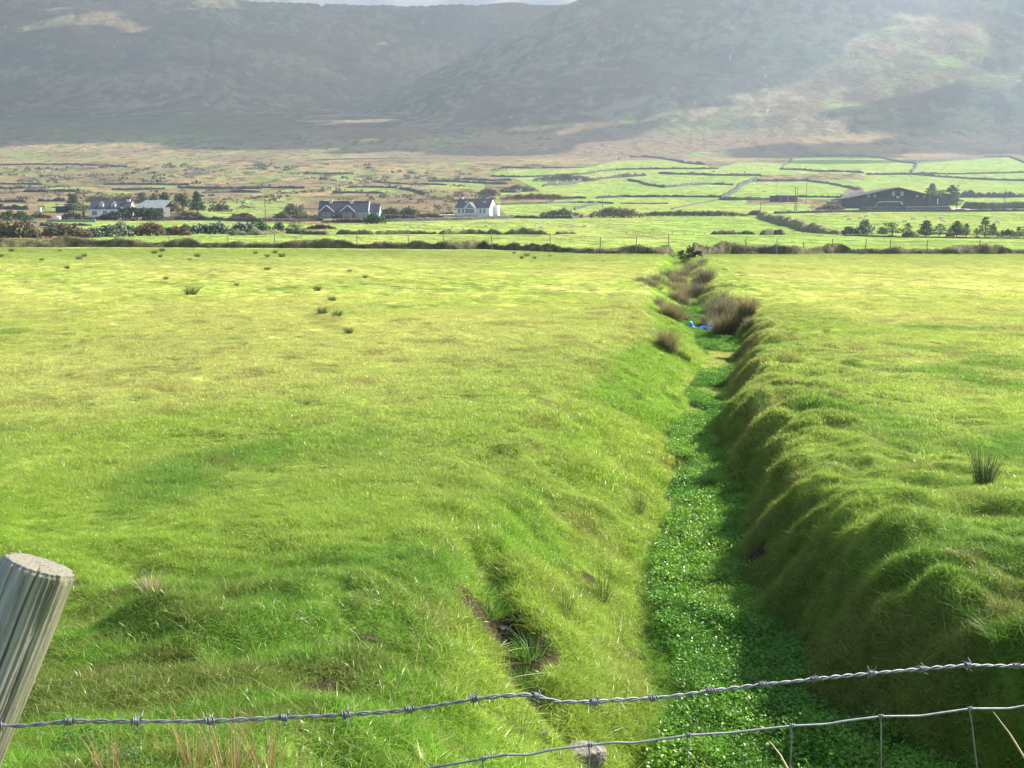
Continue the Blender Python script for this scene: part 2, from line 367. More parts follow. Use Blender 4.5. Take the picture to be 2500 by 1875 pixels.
# ------------------------------------------------------------------ terrain mesh
ys = []; y = -14.0
while y < 6300:
    ys.append(y); y += max(.055 if 4 < y < 14 else .12, .0072*abs(y)) if y > 3 else .5
ys = np.array(ys)
ul = np.concatenate([np.linspace(-3.2, -.62, 90, endpoint=False), np.linspace(-.62, .62, 900), np.linspace(.62, 3.2, 90)[1:]])
def xs_of(yy): return ul*(max(yy, -14)+16)*.98
NX = len(ul); NY = len(ys)
YY = np.repeat(ys[:, None], NX, 1); XX = ul[None, :]*(YY+18)*.95
XX = np.clip(XX, -6000, 6000)
ZZ = np.empty_like(XX)
for a in range(0, NY, 100): ZZ[a:a+100] = zt(XX[a:a+100], YY[a:a+100])
COL = np.empty(XX.shape+(3,))
SOILP = [(-.1, 8.9, .34), (-.02, 8.35, .42), (.05, 7.8, .2), (.5, 7.25, .22), (.8, 7.0, .3), (-.5, 6.3, .2), (-1.9, 5.9, .13), (-1.0, 5.65, .16), (-2.5, 6.35, .13), (.25, 6.0, .2), (1.05, 9.6, .13), (1.35, 10.6, .12), (.8, 10.9, .1), (2.75, 11.9, .2), (4.9, 22.5, .5), (6.2, 31, .5), (-3.4, 8.1, .15)]
def soil_mask(X, Y):
    s = np.zeros(np.shape(X))
    for (x, y, r_) in SOILP: s = np.maximum(s, 1-ss(.5, 1.15, np.hypot(X-x, (Y-y)*.8)/r_+.5*fbm(X*4, Y*4, 2, 90)))
    return s
nf = YY[:, 0] < 132
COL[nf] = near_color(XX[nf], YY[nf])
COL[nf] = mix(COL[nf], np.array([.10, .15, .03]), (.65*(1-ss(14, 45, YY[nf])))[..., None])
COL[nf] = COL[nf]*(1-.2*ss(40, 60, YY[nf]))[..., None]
COL[nf] = mix(COL[nf], SOIL, soil_mask(XX[nf], YY[nf])[..., None])
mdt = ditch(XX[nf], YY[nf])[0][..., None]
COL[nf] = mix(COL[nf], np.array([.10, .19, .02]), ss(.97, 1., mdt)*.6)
ff = ~nf
COL[ff] = far_color(XX[ff], YY[ff], ZZ[ff])
idx = np.arange(NX*NY).reshape(NY, NX)
q = np.stack([idx[:-1, :-1], idx[:-1, 1:], idx[1:, 1:], idx[1:, :-1]], -1).reshape(-1, 4)
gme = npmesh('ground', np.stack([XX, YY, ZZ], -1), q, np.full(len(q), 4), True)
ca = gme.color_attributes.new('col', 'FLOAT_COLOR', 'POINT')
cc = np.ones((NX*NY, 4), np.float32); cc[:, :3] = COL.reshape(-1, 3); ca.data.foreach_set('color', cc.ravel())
def ground_mat():
    m, nt, ns, L = newmat('ground_turf')
    out = N(nt, 'ShaderNodeOutputMaterial'); b = N(nt, 'ShaderNodeBsdfDiffuse')
    at_ = N(nt, 'ShaderNodeAttribute', attribute_name='col')
    geo = N(nt, 'ShaderNodeNewGeometry')
    fs = []
    for sc_, lo, hi in ((9.0, .62, 1.4), (.9, .78, 1.22), (.06, .78, 1.22)):
        n = N(nt, 'ShaderNodeTexNoise', i_Scale=sc_, i_Detail=5., i_Roughness=.65); L.new(geo.outputs['Position'], n.inputs['Vector'])
        mr = N(nt, 'ShaderNodeMapRange', i_1=.3, i_2=.7, i_3=lo, i_4=hi); L.new(n.outputs['Fac'], mr.inputs[0]); fs.append((n, mr))
    mu = N(nt, 'ShaderNodeMath', operation='MULTIPLY'); L.new(fs[0][1].outputs[0], mu.inputs[0]); L.new(fs[1][1].outputs[0], mu.inputs[1])
    mu2 = N(nt, 'ShaderNodeMath', operation='MULTIPLY'); L.new(mu.outputs[0], mu2.inputs[0]); L.new(fs[2][1].outputs[0], mu2.inputs[1])
    vm = N(nt, 'ShaderNodeVectorMath', operation='SCALE'); L.new(at_.outputs['Color'], vm.inputs[0]); L.new(mu2.outputs[0], vm.inputs['Scale'])
    L.new(vm.outputs[0], b.inputs[0])
    bp = N(nt, 'ShaderNodeBump', i_Strength=.6, i_Distance=.08); L.new(fs[0][0].outputs['Fac'], bp.inputs['Height'])
    bp2 = N(nt, 'ShaderNodeBump', i_Strength=.25, i_Distance=.4); L.new(fs[1][0].outputs['Fac'], bp2.inputs['Height']); L.new(bp.outputs[0], bp2.inputs['Normal'])
    bp3 = N(nt, 'ShaderNodeBump', i_Strength=.9, i_Distance=9.); L.new(fs[2][0].outputs['Fac'], bp3.inputs['Height']); L.new(bp2.outputs[0], bp3.inputs['Normal'])
    L.new(bp3.outputs[0], b.inputs['Normal'])
    L.new(b.outputs[0], out.inputs[0]); return m
ground = link('ground', gme, ground_mat()); tag(ground, kind='structure')

# ------------------------------------------------------------------ blades and instancing
def blades(n, rad, h0, h1, w, lean=.5, seg=2, droop=.3, mat=None, name='tuft', upfan=False, seed=0):
    r = np.random.default_rng(seed+int(n*10+h1*1000))
    a = r.uniform(0, 2*np.pi, n); d = rad*np.sqrt(r.random(n)); bx = d*np.cos(a); by = d*np.sin(a)
    h = r.uniform(h0, h1, n); la = r.normal(0, 1, n)*.5+(a if upfan else r.uniform(0, 2*np.pi, n)); le = lean*np.abs(r.normal(.6, .4, n))*(.4+.8*d/rad if upfan else 1)
    fa = r.uniform(0, np.pi, n); wx = np.cos(fa); wy = np.sin(fa)
    V = []; T = r.random(n)
    ts = np.linspace(0, 1, seg+1)
    rows = []
    for k, t in enumerate(ts):
        off = le*h*(t+droop*2*t*t); z = h*(t-.35*droop*t*t*np.minimum(le*2, 1.6))
        cx = bx+np.cos(la)*off; cy = by+np.sin(la)*off
        ww = w*(1-t**1.6)*.5*(.7+.6*T)
        if k < seg: rows.append(np.stack([cx-wx*ww, cy-wy*ww, z-.01*(k == 0)], -1)); rows.append(np.stack([cx+wx*ww, cy+wy*ww, z-.01*(k == 0)], -1))
        else: rows.append(np.stack([cx, cy, z], -1))
    V = np.stack(rows, 1); nv = 2*seg+1
    base = (np.arange(n)*nv)[:, None]
    fi = []; ct = []
    for k in range(seg-1): fi.append(base+np.array([[2*k, 2*k+1, 2*k+3, 2*k+2]])); ct.append(4)
    fi.append(base+np.array([[2*seg-2, 2*seg-1, 2*seg]])); ct.append(3)
    FI = np.concatenate(fi, 1).ravel(); CT = np.tile(np.array(ct), n)
    me = npmesh(name, V.reshape(-1, 3), FI, CT)
    at_ = me.attributes.new('tint', 'FLOAT', 'POINT'); at_.data.foreach_set('value', np.repeat(T, nv).astype(np.float32))
    if mat: me.materials.append(mat)
    return me
def leaves(n, rad, h, size, mat, name, seed=0, round_=True):
    r = np.random.default_rng(seed)
    a = r.uniform(0, 2*np.pi, n); d = rad*np.sqrt(r.random(n)); z = h*(.35+.65*r.random(n)); T = r.random(n)
    k = 6 if round_ else 4
    nrm = np.stack([r.normal(0, .5, n), r.normal(0, .5, n), np.ones(n)], -1); nrm /= np.linalg.norm(nrm, axis=1)[:, None]
    t1 = np.cross(nrm, np.stack([np.cos(a*3), np.sin(a*3), np.zeros(n)], -1)); t1 /= np.linalg.norm(t1, axis=1)[:, None]; t2 = np.cross(nrm, t1)
    c = np.stack([d*np.cos(a), d*np.sin(a), z], -1); s = size*(.6+.7*r.random(n))
    V = []
    for i in range(k):
        an = 2*np.pi*i/k; V.append(c+(t1*np.cos(an)*s[:, None]+t2*np.sin(an)*s[:, None]*.55)+nrm*(.15*s[:, None]*(i % 2)))
    V = np.stack(V, 1).reshape(-1, 3)
    me = npmesh(name, V, np.arange(n*k), np.full(n, k))
    at_ = me.attributes.new('tint', 'FLOAT', 'POINT'); at_.data.foreach_set('value', np.repeat(T, k).astype(np.float32))
    me.materials.append(mat); return me
def scatter(name, P, rot, scl, col, pick, protos):
    n = len(P)
    me = bpy.data.meshes.new(name); me.vertices.add(n); me.vertices.foreach_set('co', P.astype(np.float32).ravel())
    for nm, ty, dat in (('rot', 'FLOAT_VECTOR', rot), ('scl', 'FLOAT_VECTOR', scl)):
        a = me.attributes.new(nm, ty, 'POINT'); a.data.foreach_set('vector', dat.astype(np.float32).ravel())
    a = me.attributes.new('idx', 'INT', 'POINT'); a.data.foreach_set('value', pick.astype(np.int32))
    a = me.attributes.new('gcol', 'FLOAT_COLOR', 'POINT'); cc = np.ones((n, 4), np.float32); cc[:, :3] = col; a.data.foreach_set('color', cc.ravel())
    o = link(name, me)
    ng = bpy.data.node_groups.new(name+'_nodes', 'GeometryNodeTree')
    ng.interface.new_socket('Geometry', in_out='INPUT', socket_type='NodeSocketGeometry'); ng.interface.new_socket('Geometry', in_out='OUTPUT', socket_type='NodeSocketGeometry')
    gi = ng.nodes.new('NodeGroupInput'); go = ng.nodes.new('NodeGroupOutput')
    ip = ng.nodes.new('GeometryNodeInstanceOnPoints'); jn = ng.nodes.new('GeometryNodeJoinGeometry')
    for pm in protos:
        po = bpy.data.objects.new(name+'_blades', pm)
        oi = ng.nodes.new('GeometryNodeObjectInfo'); oi.inputs['Object'].default_value = po; oi.inputs['As Instance'].default_value = True
        ng.links.new(oi.outputs['Geometry'], jn.inputs[0])
    def na(nm, ty):
        x = ng.nodes.new('GeometryNodeInputNamedAttribute'); x.data_type = ty; x.inputs['Name'].default_value = nm; return x.outputs[0]
    ng.links.new(gi.outputs[0], ip.inputs['Points']); ng.links.new(jn.outputs[0], ip.inputs['Instance'])
    ip.inputs['Pick Instance'].default_value = True
    ng.links.new(na('idx', 'INT'), ip.inputs['Instance Index']); ng.links.new(na('rot', 'FLOAT_VECTOR'), ip.inputs['Rotation']); ng.links.new(na('scl', 'FLOAT_VECTOR'), ip.inputs['Scale'])
    ng.links.new(ip.outputs[0], go.inputs[0])
    md = o.modifiers.new('scatter', 'NODES'); md.node_group = ng
    return o
def normals(X, Y, e=.12):
    dx = (zt(X+e, Y)-zt(X-e, Y))/(2*e); dy = (zt(X, Y+e)-zt(X, Y-e))/(2*e); return dx, dy
def sample_zone(y0, y1, dens, margin=1.25):
    # uniform per area inside the view wedge (plus a margin)
    A = .5*(y1*y1-y0*y0)*.97*margin; n = int(A*dens)
    Y = np.sqrt(rng.random(n)*(y1*y1-y0*y0)+y0*y0); X = (rng.random(n)-.5)*.97*margin*Y+ (rng.random(n)-.5)*1.0
    return X, Y
GM = bladed('grass_blade', gloss=.018, trans=.54, grough=.3, var=.35, tip=.05, tipcol=(.42, .35, .14))
protoA = [blades(38, .07, .03, .065, .004, .9, 2, .4, GM, seed=1), blades(34, .065, .04, .085, .0042, .9, 3, .5, GM, seed=2), blades(40, .08, .02, .05, .004, 1.0, 2, .3, GM, seed=3), blades(26, .06, .05, .115, .0045, .9, 3, .7, GM, seed=4)]
protoB = [blades(70, .16, .03, .065, .007, .8, 2, .4, GM, seed=5), blades(60, .16, .04, .085, .008, .7, 2, .5, GM, seed=6), blades(70, .17, .025, .05, .007, .9, 2, .3, GM, seed=7)]
protoC = [blades(90, .45, .025, .055, .017, .9, 1, .2, GM, seed=8), blades(90, .45, .025, .065, .018, .9, 1, .2, GM, seed=9)]
def make_grass(name, X, Y, protos, smin, smax, tall=True, label=None, hang=False, fi=None, fo=None):
    k_ = np.ones(len(X), bool)
    if fi: k_ &= rng.random(len(X)) < ss(fi[0], fi[1], Y)
    if fo: k_ &= rng.random(len(X)) > ss(fo[0], fo[1], Y)
    X, Y = X[k_], Y[k_]
    so = soil_mask(X, Y); m, o, tl, tr = ditch(X, Y)
    keep = (rng.random(len(X)) > so*1.2)&~((m > .985)&(Y < 30)&(rng.random(len(X)) > .35))
    g = poly_d(X, Y, GULLY); keep &= ~((g < .13)&(rng.random(len(X)) > .25))
    X, Y, m, tr = X[keep], Y[keep], m[keep], tr[keep]
    z = zt(X, Y); dx, dy = normals(X, Y)
    n = len(X)
    tallness = np.clip(.5+1.0*fbm(X/.9, Y/1.1, 3, 101)+.35*(1-ss(6, 16, Y)), .05, 1.2)
    s = smin+(smax-smin)*tallness
    bank = (m > .04)*(m < .97)
    s = s*(1+.35*bank)
    rot = np.stack([np.arctan(dy)*.75, -np.arctan(dx)*.75, np.zeros(n)], -1)+rng.normal(0, .12, (n, 3))
    if hang: rot[:, 1] -= 0
    rot[:, 2] = rng.uniform(0, 6.28, n)
    # apply yaw first then tilt : euler XYZ rotates x,y,z in order, so use tilt in local frame rotated by -yaw
    c, s_ = np.cos(rot[:, 2]), np.sin(rot[:, 2]); tx, ty = rot[:, 0].copy(), rot[:, 1].copy()
    # small-angle: tilt axis expressed in blade frame
    rot[:, 0] = tx*c+ty*s_; rot[:, 1] = -tx*s_+ty*c
    scl = np.stack([s**.5*1.1, s**.5*1.1, s], -1)
    col = near_color(X, Y)*rng.uniform(.82, 1.2, n)[:, None]
    o = scatter(name, np.stack([X, Y, z], -1), rot, scl, col, rng.integers(0, len(protos), n), protos)
    tag(o, label, 'grass', kind='stuff'); return o
X, Y = sample_zone(3.0, 19, 400, 1.25); make_grass('grass', X, Y, protoA, .3, .85, fo=(11, 19), label='short green pasture grass with lush darker tufts nearest the fence')
X, Y = sample_zone(11, 50, 75, 1.15); make_grass('grass', X, Y, protoB, .45, 1.1, fi=(11, 18), fo=(34, 50), label='short yellow green pasture grass across the middle of the near field')
X, Y = sample_zone(33, 121, 7, 1.12); make_grass('grass', X, Y, protoC, .4, .9, fi=(33, 48), label='pale yellow green pasture grass in the far part of the near field')
# longer tufts on the banks of the ditch and the rough foot of the road bank
def bank_tufts():
    X, Y = sample_zone(4.5, 40, 34, 1.2)
    m, o, tl, tr = ditch(X, Y)
    k = (((m > .03)&(m < .96))|((tr > 0)&(tr < 2.2)&(rng.random(len(X)) < .5))|((Y < 8.5)&(rng.random(len(X)) < .35)))&(soil_mask(X, Y) < .5)
    X, Y = X[k], Y[k]; n = len(X)
    pr = [blades(50, .07, .07, .17, .0042, .9, 3, .7, GM, upfan=True, seed=21), blades(46, .06, .06, .15, .0042, 1.1, 3, .9, GM, upfan=True, seed=22)]
    dx, dy = normals(X, Y); rot = np.zeros((n, 3)); rot[:, 2] = rng.uniform(0, 6.28, n)
    tx = np.arctan(dy)*.8; ty = -np.arctan(dx)*.8; c, s = np.cos(rot[:, 2]), np.sin(rot[:, 2]); rot[:, 0] = tx*c+ty*s; rot[:, 1] = -tx*s+ty*c
    s = rng.uniform(.5, 1.15, n)
    col = near_color(X, Y)*np.array([.95, .92, .9])*rng.uniform(.7, 1.2, n)[:, None]
    dry = rng.random(n) < .08; col[dry] = np.array([.27, .21, .09])
    o = scatter('tussock_grass', np.stack([X, Y, zt(X, Y)-.01], -1), rot, np.stack([s, s, s], -1), col, rng.integers(0, 2, n), pr)
    tag(o, 'longer tussocky grass hanging over the ditch banks', 'grass', kind='stuff')
bank_tufts()
# watercress on the ditch floor
CM = bladed('cress_leaf', gloss=.026, trans=.52, grough=.4, var=.35, tip=.0, tipcol=(.3, .4, .1))
def cress():
    pr = [leaves(80, .14, .075, .0105, CM, 'cress', 1), leaves(80, .14, .1, .012, CM, 'cress', 2)]
    X, Y = [], []
    n = 60000
    Yc = rng.uniform(5.2, 48, n)**1.0; Xc = np.interp(Yc, DY, DX)+rng.uniform(-1.2, 3.2, n)
    m, o, tl, tr = ditch(Xc, Yc)
    wob = .35*fbm(Xc*.9, Yc*.5, 3, 120)
    gap = fbm(Xc*.7, Yc*.35, 2, 125)
    k = (m > .93)&(tl < .02+wob*.3)&(gap < np.where(Yc > 30, .12, .42))&~((Yc < 7.4)&(o > 1.5+wob))&(o > -.5+wob*.7)
    Xc, Yc = Xc[k], Yc[k]; n = len(Xc)
    rot = rng.normal(0, .15, (n, 3)); rot[:, 2] = rng.uniform(0, 6.28, n)
    s = rng.uniform(.65, 1.25, n)*(1+.35*fbm(Xc*1.8, Yc*1.8, 2, 145))
    col = mix(np.array([.12, .32, .02]), np.array([.22, .42, .035]), ss(-.3, .4, fbm(Xc*1.3, Yc, 2, 140))[:, None])*rng.uniform(.6, 1.3, n)[:, None]
    o = scatter('watercress', np.stack([Xc, Yc, zt(Xc, Yc)+.10*np.maximum(0, fbm(Xc*3, Yc*3, 2, 141))], -1), rot, np.stack([s, s, s], -1), col, rng.integers(0, 2, n), pr)
    tag(o, 'glossy green watercress covering the floor of the ditch', 'watercress', kind='stuff')
cress()

# ------------------------------------------------------------------ materials for the things
M_STONE = noisy('dry_stone', (.035, .034, .03), (.15, .147, .13), 1.6, .95, .8, 5, cc=(.065, .064, .052))
M_TURFB = noisy('turf_bank', (.045, .05, .02), (.15, .17, .05), 1.2, .95, .9, 4, cc=(.085, .085, .035))
M_SOILB = noisy('earth_bank', (.05, .04, .022), (.19, .17, .06), 1.3, .95, 1., 4, cc=(.10, .088, .04))
M_POST = noisy('grey_post', (.13, .12, .10), (.26, .25, .21), 4, .9, .4, 20)
M_WOODP = noisy('pole_wood', (.12, .10, .08), (.2, .18, .15), 3, .9)
M_PALEP = noisy('pale_pole', (.5, .5, .46), (.62, .62, .58), 3, .8)
M_WIRE = noisy('galvanised_wire', (.13, .135, .15), (.24, .245, .27), 60, .5, 0, metal=.35)
M_THIN = noisy('thin_wire', (.2, .2, .2), (.3, .3, .3), 10, .6)
M_WHITE = noisy('white_render', (.72, .72, .70), (.8, .8, .78), .7, .85)
M_CREAM = noisy('cream_stone', (.62, .60, .54), (.74, .72, .66), .8, .85)
M_DARKST = noisy('dark_stone_wall', (.085, .085, .08), (.17, .165, .15), 2.2, .9, .5, 5)
M_GREYW = noisy('grey_render', (.30, .30, .29), (.38, .38, .37), 1, .9)
M_SLATE = noisy('slate_roof', (.045, .05, .062), (.085, .09, .105), 1.4, .6, .4, 6, stretch=(1, 1, 3))
M_GLASS = noisy('window_glass', (.05, .06, .075), (.12, .14, .17), .6, .15, spec=.8)
M_BARN = noisy('barn_cladding', (.02, .024, .03), (.035, .04, .05), .5, .6, .5, 8, stretch=(6, 6, .3))
M_BARNW = noisy('barn_concrete', (.05, .052, .056), (.075, .078, .083), .4, .85)
M_BARNR = noisy('barn_roof', (.03, .031, .034), (.05, .052, .056), .5, .6)
M_CLEAR = noisy('clear_sheet', (.22, .25, .26), (.30, .33, .34), 1, .4)
M_TINR = noisy('tin_roof', (.17, .19, .18), (.24, .26, .25), .6, .45, metal=.2)
M_BRNW = noisy('brown_block', (.17, .145, .12), (.23, .2, .17), .7, .9)
M_PLAST = noisy('black_plastic', (.02, .02, .022), (.05, .05, .055), 1, .35)
M_PALE = noisy('pale_concrete', (.42, .41, .38), (.55, .54, .5), .6, .85)
M_RED = noisy('ridge_tile', (.16, .075, .055), (.22, .1, .07), 3, .8)
M_BARK = noisy('bark', (.06, .045, .032), (.13, .10, .075), 3, .95)
M_WOOL = noisy('wool', (.55, .52, .45), (.72, .70, .63), 9, 1, .6, 25)
M_DFACE = noisy('dark_face', (.025, .022, .02), (.05, .045, .04), 9, .9)
M_COW = noisy('cow_hide', (.03, .022, .018), (.06, .045, .035), 4, .8)
def folmat(name, base, gloss=.03, trans=.35, tip=0, tipcol=(.6, .6, .5), var=.5):
    return bladed(name, inst=False, base=base, gloss=gloss, trans=trans, grough=.5, var=var, tip=tip, tipcol=tipcol)
F_CON = folmat('conifer_needles', (.055, .095, .035)); F_CON2 = folmat('conifer_needles_grey', (.075, .115, .045))
F_CORD = folmat('palm_leaves', (.14, .19, .06)); F_HEDGE = folmat('hedge_leaves', (.055, .10, .03)); F_DARK = folmat('dark_hedge', (.03, .055, .025))
F_BRN = folmat('bare_scrub', (.19, .15, .085)); F_RUST = folmat('rusty_scrub', (.20, .12, .07)); F_OLV = folmat('olive_scrub', (.14, .14, .07))
F_WHT = folmat('white_flowering', (.06, .10, .04), tip=.3, tipcol=(.62, .62, .55)); F_LIT = folmat('bright_bush', (.05, .13, .03))
F_RUSH = folmat('green_rush', (.055, .10, .03), tip=.12, tipcol=(.25, .2, .09)); F_DRYR = folmat('dry_rush', (.27, .225, .10), trans=.5, tip=.2, tipcol=(.10, .06, .04), gloss=.04)
F_DRYG = folmat('dry_purple_grass', (.215, .195, .11), trans=.5, tip=.3, tipcol=(.12, .075, .055)); F_STRAW = folmat('straw_grass', (.42, .33, .17), trans=.4, tip=.1)
F_SORR = folmat('rusty_stems', (.36, .18, .08), trans=.2, tip=.35, tipcol=(.5, .4, .2)); F_LUSH = folmat('lush_blades', (.10, .27, .025), gloss=.03, trans=.45, tip=.1, tipcol=(.3, .3, .1))
F_FERN = folmat('nettle_leaves', (.05, .13, .03), gloss=.02)

# ------------------------------------------------------------------ walls and banks
def ground_line(pts, step):
    """photo polyline -> ground points resampled at the given step in metres"""
    P = [gp(*p) for p in pts]; out = []
    for a, b in zip(P[:-1], P[1:]):
        n = max(1, int((b-a).length/step))
        for i in range(n): out.append(a.lerp(b, i/n))
    out.append(P[-1]); return out
def wall(name, pts, h, wd, label, cat='stone wall', mat=None, rag=.25, step=None, group='stone walls between the fields', seed=None):
    D = gp(*pts[len(pts)//2]).y
    step = step or max(.5, D/1100)
    L = ground_line(pts, step); n = len(L); P = np.array([[p.x, p.y] for p in L])
    sd = seed if seed is not None else int(pts[0][0]*7+pts[0][1]*3) % 1000
    t = np.gradient(P, axis=0) if n > 1 else np.array([[1, 0]]); t /= np.linalg.norm(t, axis=1)[:, None]+1e-9
    nr = np.stack([-t[:, 1], t[:, 0]], -1); s = np.arange(n)*step
    P = P+nr*(fbm(s/9, s*0+sd, 2, sd)*wd*.35)[:, None]
    hh = h*(1+rag*1.6*fbm(s/(h*2.4), s*0+sd, 3, sd+3)+rag*.8*fbm(s/(h*.5), s*0+2, 2, sd+5)); end = np.minimum(1, np.minimum(np.arange(n), np.arange(n)[::-1])*step/(h*.8)+.25); hh = hh*end
    prof = [(-.5, -.25), (-.46, .35), (-.36, .8), (-.15, 1.0), (.15, 1.0), (.36, .8), (.46, .35), (.5, -.25)]
    V = np.zeros((n, len(prof), 3)); zg = zt(P[:, 0], P[:, 1])
    for k, (a, b) in enumerate(prof):
        j = 1+.5*rag*(rng.random(n)*2-1)
        V[:, k, 0] = P[:, 0]+nr[:, 0]*a*wd*j; V[:, k, 1] = P[:, 1]+nr[:, 1]*a*wd*j
        zz = zt(V[:, k, 0], V[:, k, 1]) if b < .5 else zg
        V[:, k, 2] = zz+(b*hh*(1+.25*rag*(rng.random(n)*2-1)) if b > 0 else -.4)
    K = len(prof); ix = np.arange(n*K).reshape(n, K)
    q = np.stack([ix[:-1, :-1], ix[1:, :-1], ix[1:, 1:], ix[:-1, 1:]], -1).reshape(-1, 4)
    fi = list(q.ravel())+list(ix[0, ::1])+list(ix[-1, ::-1]); ct = [4]*len(q)+[K, K]
    me = npmesh(name, V, fi, ct)
    o = link(name, me, mat or M_STONE); return tag(o, label, cat, group)
W = 'stone_wall'
